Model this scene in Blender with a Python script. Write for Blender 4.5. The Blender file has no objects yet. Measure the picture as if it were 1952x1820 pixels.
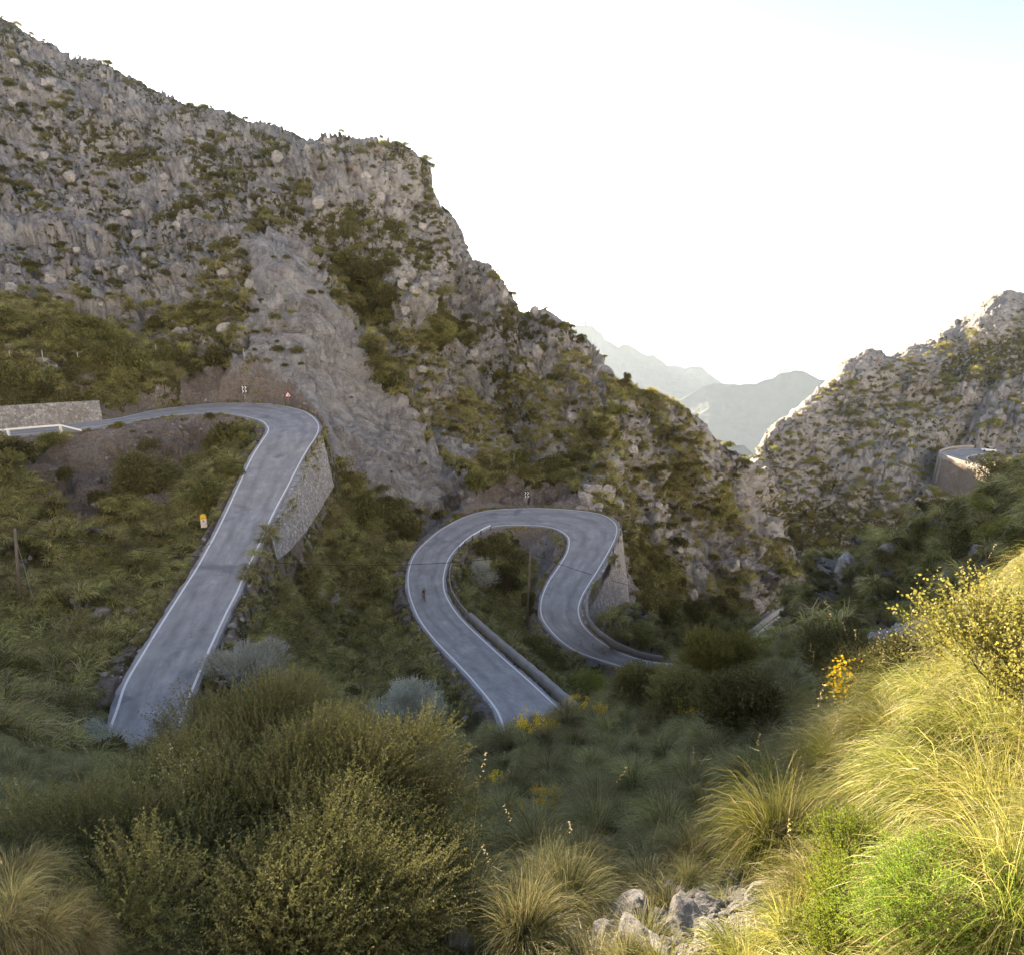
import bpy, math, random, os
import numpy as np
from mathutils import kdtree, Vector
RNG=np.random.default_rng(7); random.seed(7)
SC=bpy.context.scene; COL=SC.collection
# ------------------------------------------------------------------ camera model (photo pixels -> rays)
F=1250.; PIT=math.atan(345/F); CP,SP=math.cos(PIT),math.sin(PIT)
def ray(x,y):
    u=(np.asarray(x,float)-976)/F; v=(910-np.asarray(y,float))/F
    return np.stack([u,CP+v*SP,-SP+v*CP],-1)
def at_r(x,y,r):
    d=ray(x,y); return d*(np.asarray(r)/np.hypot(d[...,0],d[...,1]))[...,None]
def at_z(x,y,z):
    d=ray(x,y); return d*(np.asarray(z)/d[...,2])[...,None]
def pix(P):
    P=np.asarray(P,float); dep=P[...,1]*CP-P[...,2]*SP; dep=np.maximum(dep,.05)
    up=P[...,1]*SP+P[...,2]*CP
    return np.stack([976+F*P[...,0]/dep,910-F*up/dep],-1)
cam=bpy.data.cameras.new('camera'); camo=bpy.data.objects.new('camera',cam); COL.objects.link(camo)
cam.sensor_fit='HORIZONTAL'; cam.sensor_width=36; cam.lens=36*F/1952
cam.clip_start=.05; cam.clip_end=60000
camo.rotation_euler=(math.pi/2-PIT,0,0); SC.camera=camo
# ------------------------------------------------------------------ tags and mesh helpers
def tag(o,label=None,cat=None,group=None,kind=None):
    if label: o['label']=label
    if cat: o['category']=cat
    if group: o['group']=group
    if kind: o['kind']=kind
    return o
def mesh(name,V,Fc,smooth=False,attrs=None,mat=None,uv=None):
    """V (n,3); Fc (m,3|4) array or list of such arrays"""
    V=np.asarray(V,np.float32); Fl=Fc if isinstance(Fc,list) else [Fc]
    Fl=[np.asarray(f,np.int32) for f in Fl if len(f)]
    me=bpy.data.meshes.new(name); me.vertices.add(len(V)); me.vertices.foreach_set('co',V.ravel())
    tot=sum(f.size for f in Fl); nf=sum(len(f) for f in Fl)
    me.loops.add(tot); me.polygons.add(nf)
    me.loops.foreach_set('vertex_index',np.concatenate([f.ravel() for f in Fl]))
    sz=np.concatenate([np.full(len(f),f.shape[1],np.int32) for f in Fl])
    me.polygons.foreach_set('loop_start',np.r_[0,np.cumsum(sz)[:-1]].astype(np.int32))
    me.polygons.foreach_set('use_smooth',np.full(nf,bool(smooth)))
    me.update(calc_edges=True)
    for k,a in (attrs or {}).items():
        a=np.asarray(a,np.float32)
        if a.ndim==1: at=me.attributes.new(k,'FLOAT','POINT'); at.data.foreach_set('value',a)
        else: at=me.attributes.new(k,'FLOAT_COLOR','POINT'); at.data.foreach_set('color',a.ravel())
    if mat: me.materials.append(mat)
    return me
def ob(name,me,parent=None,loc=None,rot=None,scale=None):
    o=bpy.data.objects.new(name,me); COL.objects.link(o)
    if parent: o.parent=parent
    if loc is not None: o.location=[float(c) for c in loc]
    if rot is not None: o.rotation_euler=rot
    if scale is not None: o.scale=scale
    return o
class MB:
    """collects boxes, tubes and ribbons into one mesh"""
    def __init__(s): s.V=[];s.Q=[];s.T=[];s.n=0
    def add(s,V,Q=None,T=None):
        V=np.asarray(V,float)
        if Q is not None and len(Q): s.Q.append(np.asarray(Q)+s.n)
        if T is not None and len(T): s.T.append(np.asarray(T)+s.n)
        s.V.append(V); s.n+=len(V)
    def box(s,c,size,ax=None):
        c=np.asarray(c,float); h=np.asarray(size,float)/2
        ax=np.eye(3) if ax is None else np.asarray(ax,float)
        V=[c+ax[0]*h[0]*i+ax[1]*h[1]*j+ax[2]*h[2]*k for i in(-1,1) for j in(-1,1) for k in(-1,1)]
        s.add(V,[(0,1,3,2),(4,6,7,5),(0,4,5,1),(2,3,7,6),(0,2,6,4),(1,5,7,3)])
    def tube(s,P,R,n=6,cap=True):
        P=np.asarray(P,float); m=len(P); R=np.broadcast_to(np.asarray(R,float),(m,))
        T=np.gradient(P,axis=0); T/=np.linalg.norm(T,axis=1)[:,None]+1e-9
        a=np.array([0,0,1.]) if abs(T[0][2])<.9 else np.array([1.,0,0])
        V=[]
        for i in range(m):
            x=np.cross(a,T[i]); x/=np.linalg.norm(x)+1e-9; y=np.cross(T[i],x)
            for k in range(n):
                t=2*math.pi*k/n; V.append(P[i]+R[i]*(math.cos(t)*x+math.sin(t)*y))
        Q=[(i*n+k,i*n+(k+1)%n,(i+1)*n+(k+1)%n,(i+1)*n+k) for i in range(m-1) for k in range(n)]
        Tt=[]
        if cap:
            b=len(V); V+= [P[0],P[-1]]
            Tt=[(b,(k+1)%n,k) for k in range(n)]+[(b+1,(m-1)*n+k,(m-1)*n+(k+1)%n) for k in range(n)]
        s.add(V,Q,Tt)
    def sweep(s,P,prof,close=True,up=(0,0,1)):
        """sweep a 2D profile (side,up) along P"""
        P=np.asarray(P,float); T=np.gradient(P,axis=0); up=np.array(up,float)
        sd=np.cross(T,up); sd/=np.linalg.norm(sd,axis=1)[:,None]+1e-9
        k=len(prof); V=[P[i]+sd[i]*a+up*b for i in range(len(P)) for a,b in prof]
        kk=k if close else k-1
        Q=[(i*k+j,i*k+(j+1)%k,(i+1)*k+(j+1)%k,(i+1)*k+j) for i in range(len(P)-1) for j in range(kk)]
        s.add(V,Q)
        if close:
            c0=P[0]+sd[0]*np.mean([a for a,b in prof])+up*np.mean([b for a,b in prof])
            c1=P[-1]+sd[-1]*np.mean([a for a,b in prof])+up*np.mean([b for a,b in prof])
            s.add([c0]+[V[j] for j in range(k)],None,[(0,1+j,1+(j+1)%k) for j in range(k)])
            s.add([c1]+[V[(len(P)-1)*k+j] for j in range(k)],None,[(0,1+(j+1)%k,1+j) for j in range(k)])
    def me(s,name,mat=None,smooth=False):
        L=[]
        if s.Q:L.append(np.concatenate(s.Q))
        if s.T:L.append(np.concatenate(s.T))
        return mesh(name,np.concatenate(s.V),L,smooth,mat=mat)
# ------------------------------------------------------------------ numpy noise
def _h(i,j,k,s):
    n=(i.astype(np.uint32)*np.uint32(374761393)+j.astype(np.uint32)*np.uint32(668265263)+k.astype(np.uint32)*np.uint32(2147483647)+np.uint32(s*974711+13))
    n=(n^(n>>np.uint32(13)))*np.uint32(1274126177); n=(n^(n>>np.uint32(16)))*np.uint32(2246822519); return n^(n>>np.uint32(15))
def vnoise(P,s=0):
    """value noise 3D in [-1,1]"""
    P=P.astype(np.float32); I=np.floor(P); f=P-I; I=I.astype(np.int32); f=f*f*f*(f*(f*6-15)+10)
    out=0
    for a in(0,1):
        for b in(0,1):
            for c in(0,1):
                w=(f[:,0] if a else 1-f[:,0])*(f[:,1] if b else 1-f[:,1])*(f[:,2] if c else 1-f[:,2])
                out=out+w*(_h(I[:,0]+a,I[:,1]+b,I[:,2]+c,s)&np.uint32(65535)).astype(np.float32)/32767.5
    return out-1
def fbm(P,o=4,s=0,g=.5,l=2.03):
    a=1;t=0;m=0
    for i in range(o): t=t+a*vnoise(P*l**i+i*17.3,s+i); m+=a; a*=g
    return t/m
def ridged(P,o=4,s=0,g=.5):
    a=1;t=0;m=0
    for i in range(o): t=t+a*(1-2*np.abs(vnoise(P*2.07**i+i*11.1,s+i))); m+=a; a*=g
    return t/m
def worley(P,s=0):
    """returns F1,F2 and a random value of the nearest cell"""
    P=P.astype(np.float32); I=np.floor(P).astype(np.int32); f1=np.full(len(P),9.,np.float32); f2=f1.copy(); cid=f1*0
    for a in(-1,0,1):
        for b in(-1,0,1):
            for c in(-1,0,1):
                J=I+np.array([a,b,c],np.int32); h=_h(J[:,0],J[:,1],J[:,2],s)
                q=np.stack([(h&np.uint32(1023)),(h>>np.uint32(10))&np.uint32(1023),(h>>np.uint32(20))&np.uint32(1023)],1).astype(np.float32)/1023
                d=np.linalg.norm(J+q-P,axis=1); n=d<f1
                f2=np.where(n,f1,np.minimum(f2,d)); f1=np.where(n,d,f1); cid=np.where(n,(h%np.uint32(997)).astype(np.float32)/997,cid)
    return f1,f2,cid
def facets(P,s=0):
    """blocks with tilted faces: every cell is a plane of its own; returns height and distance to the cell border"""
    P=P.astype(np.float32); I=np.floor(P).astype(np.int32); n0=len(P); f1=np.full(n0,9.,np.float32); f2=f1.copy(); hh=np.zeros(n0,np.float32)
    for a in(-1,0,1):
        for b in(-1,0,1):
            for c in(-1,0,1):
                J=I+np.array([a,b,c],np.int32); h=_h(J[:,0],J[:,1],J[:,2],s)
                q=np.stack([(h&np.uint32(1023)),(h>>np.uint32(10))&np.uint32(1023),(h>>np.uint32(20))&np.uint32(1023)],1).astype(np.float32)/1023
                v=P-J-q; d=np.linalg.norm(v,axis=1); n=d<f1; k=_h(J[:,0],J[:,1],J[:,2],s+50)
                t=np.stack([(k&np.uint32(1023)),(k>>np.uint32(10))&np.uint32(1023),(k>>np.uint32(20))&np.uint32(1023)],1).astype(np.float32)/511.5-1
                z=(t*v).sum(1)*1.0+(q[:,0]-.5)*.9
                f2=np.where(n,f1,np.minimum(f2,d)); f1=np.where(n,d,f1); hh=np.where(n,z,hh)
    return hh,f2-f1
def sstep(a,b,x): t=np.clip((x-a)/(b-a),0,1); return t*t*(3-2*t)
def dens(P,n=None,step=None):
    P=np.array(P,float); s=np.r_[0,np.cumsum(np.linalg.norm(np.diff(P,axis=0),axis=1))]
    if n is None: n=max(2,int(s[-1]/step)+1)
    t=np.linspace(0,s[-1],n); return np.stack([np.interp(t,s,P[:,k]) for k in range(P.shape[1])],1)
def smooth(P,n,it=0):
    """Catmull-Rom through P, n samples"""
    P=np.array(P,float); Q=np.vstack([2*P[0]-P[1],P,2*P[-1]-P[-2]]); out=[]
    for t in np.linspace(0,len(P)-1-1e-6,n):
        i=int(t); u=t-i; a,b,c,d=Q[i:i+4]
        out.append(.5*(2*b+(c-a)*u+(2*a-5*b+4*c-d)*u*u+(3*b-a-3*c+d)*u**3))
    return np.array(out)
# ------------------------------------------------------------------ the road, from its two painted edge lines
O1=[(-160,842),(-40,830),(0,824),(100,812),(215,799),(290,783),(340,776),(395,770),(440,768.5),(480,769),(520,771),(553,777),(580,785),(598,797),(607,812),(603,830),(590,850),(575,875),(548,927),(520,980),(495,1035),(470,1085),(452,1127),(430,1170),(400,1235),(372,1300),(352,1350),(340,1390)]
I1=[(-160,851),(-40,838),(0,832),(145,819),(215,808),(290,797),(350,789),(420,788),(455,791),(480,796.5),(500,803),(511,815),(510,825),(500,840),(480,872),(455,925),(432,975),(415,1010),(400,1038),(375,1083),(350,1122),(310,1185),(270,1250),(240,1302),(222,1355),(205,1400)]
H1=[18,17.5,17.3,17.2,17.2,17.3,17.4,17.5,17.5,17.5,17.6,17.8,18,18.4,19.4,20.8,22,22.6,23.1,23.7,24.1,24.6,25,25.3,25.5,25.7]
O2=[(978,1470),(968,1408),(960,1385),(945,1350),(905,1300),(870,1262),(830,1220),(800,1180),(783,1140),(778,1110),(780,1085),(790,1058),(810,1035),(840,1010),(880,988),(920,975),(960,970.5),(1010,969),(1060,970),(1110,974),(1145,980),(1165,990),(1175,1003),(1174,1020),(1163,1045),(1140,1085),(1115,1125),(1104,1150),(1103,1170),(1112,1192),(1135,1215),(1170,1238),(1215,1255),(1255,1263),(1300,1266)]
I2=[(1120,1410),(1085,1368),(1060,1345),(1000,1290),(960,1255),(900,1200),(870,1168),(850,1135),(845,1110),(848,1085),(858,1060),(880,1035),(905,1018),(930,1006),(960,1001),(1000,1000.5),(1040,1003),(1065,1010),(1082,1022),(1085,1035),(1080,1055),(1065,1080),(1045,1110),(1033,1140),(1031,1165),(1038,1185),(1060,1212),(1085,1232),(1110,1245),(1160,1262),(1200,1273),(1240,1280),(1290,1284)]
H2=[30.2,30.5,31,32.5,33.5,34.5,34.8,35,35,35,35,35,35,35,35,35.1,35.2,35.3,35.4,35.7,36.1,36.6,37.1,37.6,38.1,38.7,39.6,40.6,41.6,43.4,45,46.6,48.5]
def road(O,I,H,n=420):
    Is=smooth(I,n); Hs=smooth([(h,0) for h in H],n)[:,0]
    Os=smooth(O,1600); qO=at_z(Os[:,0],Os[:,1],-1.)[:,:2]; qI=at_z(Is[:,0],Is[:,1],-1.)[:,:2]
    # monotone matching of every inner station with the outer line
    j=0; L=[]
    for q in qI:
        lo,hi=max(0,j-5),min(1600,j+60); d=np.hypot(*(qO[lo:hi]-q).T); k=lo+int(d.argmin()); j=max(j,k); L.append(j)
    L=np.array(L,float); L[0]=0; L[-1]=1599
    ker=np.hanning(41); ker/=ker.sum(); Lp=np.r_[L[:1].repeat(20),L,L[-1:].repeat(20)]; L=np.convolve(Lp,ker,'valid')
    Ox=np.stack([np.interp(L,np.arange(1600),Os[:,k]) for k in(0,1)],1)
    A=at_z(Is[:,0],Is[:,1],-Hs); B=at_z(Ox[:,0],Ox[:,1],-Hs)
    return A,B
A1,B1=road(O1,I1,H1); A2,B2=road(O2,I2,H2)
# hidden bend under the big bush that joins the two visible runs
def bez(a,b,c,d,n): t=np.linspace(0,1,n)[:,None]; return (1-t)**3*a+3*(1-t)**2*t*b+3*(1-t)*t*t*c+t**3*d
def tang(a,k=8): v=a[-1]-a[-1-k]; return v/np.linalg.norm(v[:2])
t1a,t2a=tang(A1),tang(A2[::-1])
Al=bez(A1[-1],A1[-1]+t1a*14,A2[0]+t2a*12,A2[0],60); Bl=bez(B1[-1],B1[-1]+t1a*9,B2[0]+t2a*7,B2[0],60)
# third bit low in the gorge
P3=smooth([(1246,1272),(1310,1278),(1380,1268),(1440,1245),(1472,1212),(1500,1182),(1530,1162)],60); H3=np.linspace(47,56,60)
O3=smooth([(1255,1262),(1315,1262),(1375,1245),(1430,1218),(1462,1192),(1490,1173),(1530,1158)],60)
A3=at_z(P3[:,0]+18,P3[:,1]+14,-H3); B3=at_z(O3[:,0],O3[:,1],-H3)
A3[:6]=A2[-1]+(A3[6]-A2[-1])*np.linspace(0,1,6)[:,None]*1.; B3[:6]=B2[-1]+(B3[6]-B2[-1])*np.linspace(0,1,6)[:,None]
# right-hand loop on the far mountain
O4=smooth([(2080,905),(2010,885),(1952,868),(1920,861),(1880,856),(1840,855),(1812,858),(1797,864),(1800,870),(1820,878),(1860,890),(1900,905),(1950,925)],160)
I4=smooth([(2080,922),(2010,897),(1952,877),(1925,871),(1895,866),(1870,866),(1850,869),(1843,873),(1850,879),(1868,886),(1890,897),(1915,908),(1960,930)],160)
A4=at_z(I4[:,0],I4[:,1],-50.); B4=at_z(O4[:,0],O4[:,1],-50.)
ROADS=[(A1,B1),(Al,Bl),(A2,B2),(A3,B3),(A4,B4)]
for n,(a,b) in zip('1l234',ROADS):
    w=np.linalg.norm((a-b)[:,:2],axis=1)
    if os.environ.get('DBG'): print('road',n,'w',w[::max(1,len(w)//14)].round(1),'r',np.hypot(a[::60,0],a[::60,1]).round())
# ------------------------------------------------------------------ terrain: heights interpolated in (azimuth, log range)
SUNPX=(268,134)
QUICK=bool(os.environ.get('QUICK'))
NC,NR=(700,700) if QUICK else (1500,1500)
def ths(P): P=np.asarray(P,float); r=np.hypot(P[...,0],P[...,1]); return np.stack([np.arctan2(P[...,0],P[...,1]),np.log(r),P[...,2]/r],-1)
CREST_L=[(-500,-90,400),(-200,-30,350),(0,40,322),(35,62,318),(60,85,314),(110,100,308),(150,118,300),(195,128,292),(250,158,280),(310,185,268),(400,204,250),(470,226,240),(550,246,228),(590,258,220),(650,262,210),(712,266,200),(735,285,196),(760,287,192),(790,297,188),(812,315,186),(822,335,184),(826,372,183),(828,416,182),(842,426,184),(860,432,184),(885,460,182),(905,490,181),(925,515,180),(950,533,178),(975,555,176),(990,585,172),(1005,600,170),(1035,607,168),(1056,612,166),(1066,632,164),(1090,650,162),(1120,672,160),(1150,690,157),(1190,720,152),(1215,742,150),(1245,757,149),(1280,764,148),(1310,780,147),(1345,808,148),(1365,838,150),(1400,862,154),(1430,885,160),(1455,915,165),(1475,960,166),(1488,1010,164),(1510,1050,160),(1545,1085,156),(1560,1105,152)]
CREST_R=[(1405,885,236),(1425,862,238),(1455,835,246),(1470,812,252),(1500,795,262),(1530,765,272),(1560,740,282),(1580,722,290),(1610,682,300),(1640,670,308),(1660,662,314),(1680,664,320),(1692,675,322),(1715,668,328),(1745,655,334),(1775,642,338),(1800,628,342),(1830,612,346),(1855,598,350),(1875,575,356),(1900,556,362),(1920,550,366),(1952,556,370),(2050,500,390),(2250,440,400),(2700,400,420)]
CREST_S=[(1528,1150,92),(1545,1118,90),(1565,1095,86),(1600,1062,82),(1640,1032,78),(1690,1015,75),(1740,992,72),(1800,972,68),(1830,955,66),(1852,935,65),(1885,905,63),(1920,880,61),(1952,868,60),(2050,820,55),(2400,700,50),(2900,640,45)]
CREST_N=[(780,1480,19),(850,1455,20),(900,1435,21),(970,1412,22),(1085,1378,22),(1160,1330,22.5),(1250,1295,23.5),(1300,1278,24),(1400,1245,26),(1480,1225,27),(1520,1215,28)]
C=[]  # control points
def pr(*L):
    for x,y,r in L: C.append(ths(at_r(x,y,r)))
def pz(*L):
    for x,r,z in L:
        th=math.atan2((x-976)/F,1.0); C.append(np.array([th,math.log(r),z/r]))
for (A,B),st in zip(ROADS,(16,12,14,10,20)):
    for i in range(0,len(A),st):
        C.append(ths(A[i])); C.append(ths(B[i]))
pr(*CREST_L,*CREST_R,*CREST_S,*CREST_N)
def beyond(L,k,dT,every=2):
    for x,y,r in L[::every]:
        t=ths(at_r(x,y,r)); C.append(np.array([t[0],t[1]+math.log(k),t[2]-dT]))
beyond(CREST_L,1.10,.06); beyond(CREST_L[:40],1.45,.22,3)
beyond(CREST_R,1.12,.05); beyond(CREST_R,1.5,.16,3)
beyond(CREST_S,1.12,.05); beyond(CREST_N,1.14,.05)
# near slope
pr((0,1820,3.3),(300,1820,3.4),(650,1820,3.5),(976,1820,3.5),(1300,1820,3.4),(1700,1820,3.1),(1952,1820,2.8),
   (-500,1700,4),(0,1640,6.5),(300,1640,6.6),(650,1640,6.6),(976,1640,6.5),(1300,1640,6),(1600,1640,5.3),(1900,1640,4.4),
   (976,1500,12),(1200,1480,11.5),(1450,1480,9),(1700,1480,7),(1900,1480,5.6),(2200,1480,4.2),
   (1250,1370,17),(1450,1360,14.5),(1650,1330,11.5),(1800,1300,9.5),(1900,1280,8.4),(2100,1250,7),
   (1550,1270,20),(1700,1250,18),(1850,1180,15),(1952,1080,15),(2150,1000,14),(2500,950,12),
   (700,1540,15),(500,1520,17),(300,1480,20),(100,1480,17),(-200,1480,15),(0,1400,30),(150,1400,36),(0,1330,44),(-300,1350,35),
   (300,1420,34),(450,1410,34))
# spur front, hollow before it
pr((1575,1180,62),(1620,1215,34),(1650,1120,60),(1700,1180,46),(1760,1190,38),(1830,1180,31),(1750,1080,62),(1850,1020,55),(1900,1100,32),(1952,960,48),(2100,900,44),(1530,1190,80))
# banks between the roads
pr((560,1150,71),(650,1150,76),(700,1050,86),(640,970,90),(560,1250,57),(650,1250,60),(760,1220,65),(560,1330,47),(700,1330,50),(800,1330,52),(880,1370,47),(700,1430,39),(850,1420,42),
   (635,888,98),(622,930,91),(592,975,84),(552,1035,77),(530,1085,73),
   (700,930,100),(780,980,103),(840,960,108),(760,900,108),(700,830,115),(660,760,122),
   (1208,1185,99),(1195,1215,98),(1150,1222,92),(1230,1120,112),(1225,1235,100),(1280,1235,110),(1300,1150,122),(1380,1180,124),(1440,1170,130),(1225,1040,122),
   (930,1100,86),(1000,1120,86),(960,1180,80),(900,1100,86),(1000,1210,74),(1050,1260,68),(1000,1060,94),(1100,1290,66),(1150,1300,70),(1060,1310,58))
# left banks
pr((0,1200,62),(150,1200,60),(250,1150,65),(0,1000,80),(200,1000,80),(350,1000,76),(380,1020,75),(0,900,92),(200,900,93),(380,900,89),(0,850,100),(430,830,98),(300,840,102),(-300,1000,75),(-300,1200,58))
# above road one
pr((0,775,107),(100,765,108),(200,765,110),(300,760,112),(0,690,118),(200,690,121),(350,700,118),(450,720,113),(0,600,133),(200,620,137),(350,640,132),(450,640,128),(560,700,118),(600,740,114),
   (0,480,170),(200,480,170),(400,480,160),(550,480,152),(600,560,135),(0,300,235),(200,300,228),(400,330,205),(550,330,190),(650,380,172),(750,380,172),
   (620,480,160),(700,500,160),(780,480,163),(800,560,155),(700,600,148),(640,640,130),(760,680,138),(850,560,163),(930,620,160),(850,700,146),(760,780,124),(860,800,132),(850,880,117),(880,925,110),
   (960,700,152),(1000,800,138),(1000,900,122),(1100,780,140),(1100,880,128),(1180,850,134),(1180,930,118),(1250,880,138),(1300,950,135),(1350,880,144),(1250,990,128),(1350,1050,136),(1400,980,148),(1450,1060,145),(1400,1120,136),(1480,1120,140),(1520,1140,142))
# right mountain
pr((1560,1065,222),(1640,1030,228),(1740,1000,232),(1800,960,234),(1850,935,236),(1480,1000,224),(1450,930,230),(1500,900,238),(1600,900,244),(1700,900,246),(1760,880,250),(1600,800,268),(1700,780,280),(1800,780,286),(1900,780,290),(1800,840,270),(1900,835,272),(1952,845,270),(1800,700,318),(1900,680,326),(1952,640,344),(2100,800,280),(2100,650,340),(2400,700,320),(2700,650,330))
# hidden ground
pz((1020,33,-27),(900,32,-26),(1150,34,-29),(1300,38,-33),(1300,60,-46),(1400,42,-37),(1400,80,-58),(1500,60,-44),(1200,55,-44),(800,30,-24),(1500,105,-60),(1600,130,-72),(1550,180,-95),(1700,160,-82),(1450,195,-88),(1350,200,-75),(1800,140,-72),(2000,150,-65),(2400,140,-60),(1900,100,-42),(2200,100,-45))
for x in (-1200,-700,-300,300,900,1500,2300,3000):
    C.append(np.array([math.atan2(x-976,F),math.log(1.2),-(2.2+.62*1.2)/1.2+(.25 if x>1800 else 0)]))
pr((-900,1500,12),(-900,1200,50),(-900,900,95),(-900,600,160),(-900,200,300),(-900,0,380),(2900,1200,8),(2900,1600,4))
C=np.array(C); 
def tps_fit(X,y,lam):
    n=len(X); d=np.linalg.norm(X[:,None]-X[None],axis=2); K=np.where(d>0,d*d*np.log(d+1e-12),0)+lam*np.eye(n)
    Pm=np.c_[np.ones(n),X]; M=np.block([[K,Pm],[Pm.T,np.zeros((3,3))]]); return np.linalg.solve(M,np.r_[y,0,0,0])
SCL=np.array([1.6,1.0])
W=tps_fit(C[:,:2]*SCL,C[:,2],2e-4)
def tps(X):
    out=np.empty(len(X))
    for i in range(0,len(X),20000):
        x=X[i:i+20000]*SCL; d2=((x[:,None]-C[None,:,:2]*SCL)**2).sum(2); out[i:i+20000]=(.5*d2*np.log(d2+1e-12))@W[:-3]+W[-3]+x@W[-2:]
    return out
TH0,TH1,S0,S1=-.86,.86,math.log(1.3),math.log(620)
nt,ns=300,380
tg=np.linspace(TH0,TH1,nt); sg=np.linspace(S0,S1,ns)
TT,SS=np.meshgrid(tg,sg,indexing='ij'); T=tps(np.c_[TT.ravel(),SS.ravel()]).reshape(nt,ns)
def fitcrest(L,w):
    global T
    q=ths(at_r(*np.array(L,float).T)); o=np.argsort(q[:,0]); q=q[o]
    fade=sstep(q[0,0]-.03,q[0,0],tg)*(1-sstep(q[-1,0],q[-1,0]+.03,tg))
    sc=np.interp(tg,q[:,0],q[:,1]); tc=np.interp(tg,q[:,0],q[:,2])
    for _ in range(3):
        for i in range(nt):
            if fade[i]<=0: continue
            m=np.abs(sg-sc[i])<w*.8; mx=T[i][m].max()
            T[i]+=fade[i]*(tc[i]-mx)*np.exp(-((sg-sc[i])/w)**2)
fitcrest(CREST_R,.12); fitcrest(CREST_L,.12); fitcrest(CREST_S,.08); fitcrest(CREST_N,.08)
_q=ths(at_r(*np.array(CREST_L,float).T)); _q=_q[np.argsort(_q[:,0])]; _sc=np.interp(tg,_q[:,0],_q[:,1]); _f=1-sstep(.30,.37,tg)
T-=_f[:,None]*np.clip(sg[None]-_sc[:,None]-.16,0,None)*1.1   # unseen far side of the left mountain lowered so sun reaches the right one
def samp(th,s):
    a=np.clip((th-TH0)/(TH1-TH0)*(nt-1),0,nt-1.001); b=np.clip((s-S0)/(S1-S0)*(ns-1),0,ns-1.001)
    i=a.astype(int); j=b.astype(int); a-=i; b-=j
    return (T[i,j]*(1-a)+T[i+1,j]*a)*(1-b)+(T[i,j+1]*(1-a)+T[i+1,j+1]*a)*b
# rows spread by how large the ground shows, smoothed across columns
th=np.linspace(TH0+.002,TH1-.002,NC); sf=np.linspace(S0,S1,1200)
Tf=samp(np.repeat(th,1200),np.tile(sf,NC)).reshape(NC,1200)
m=np.abs(np.gradient(Tf,axis=1))*1.0+.0007+np.where(sf>math.log(90),.0006,0)
run=np.maximum.accumulate(Tf,axis=1); m=np.where(Tf<run-.02,m*.35,m)
ker=np.hanning(31); ker/=ker.sum()
m=np.apply_along_axis(lambda v: np.convolve(np.pad(v,15,'edge'),ker,'valid'),0,m)
cum=np.cumsum(m,axis=1); cum=(cum-cum[:,:1])/(cum[:,-1:]-cum[:,:1])
S=np.stack([np.interp(np.linspace(0,1,NR),cum[i],sf) for i in range(NC)])
THg=np.repeat(th[:,None],NR,1); Tm=samp(THg.ravel(),S.ravel()).reshape(NC,NR); R=np.exp(S)
BASE=np.stack([R*np.sin(THg),R*np.cos(THg),R*Tm],-1)
def gnormal(G):
    a=np.gradient(G,axis=0); b=np.gradient(G,axis=1); n=np.cross(b,a); n/=np.linalg.norm(n,axis=2)[...,None]+1e-12
    return np.where(n[...,2:3]<0,-n,n)
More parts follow.
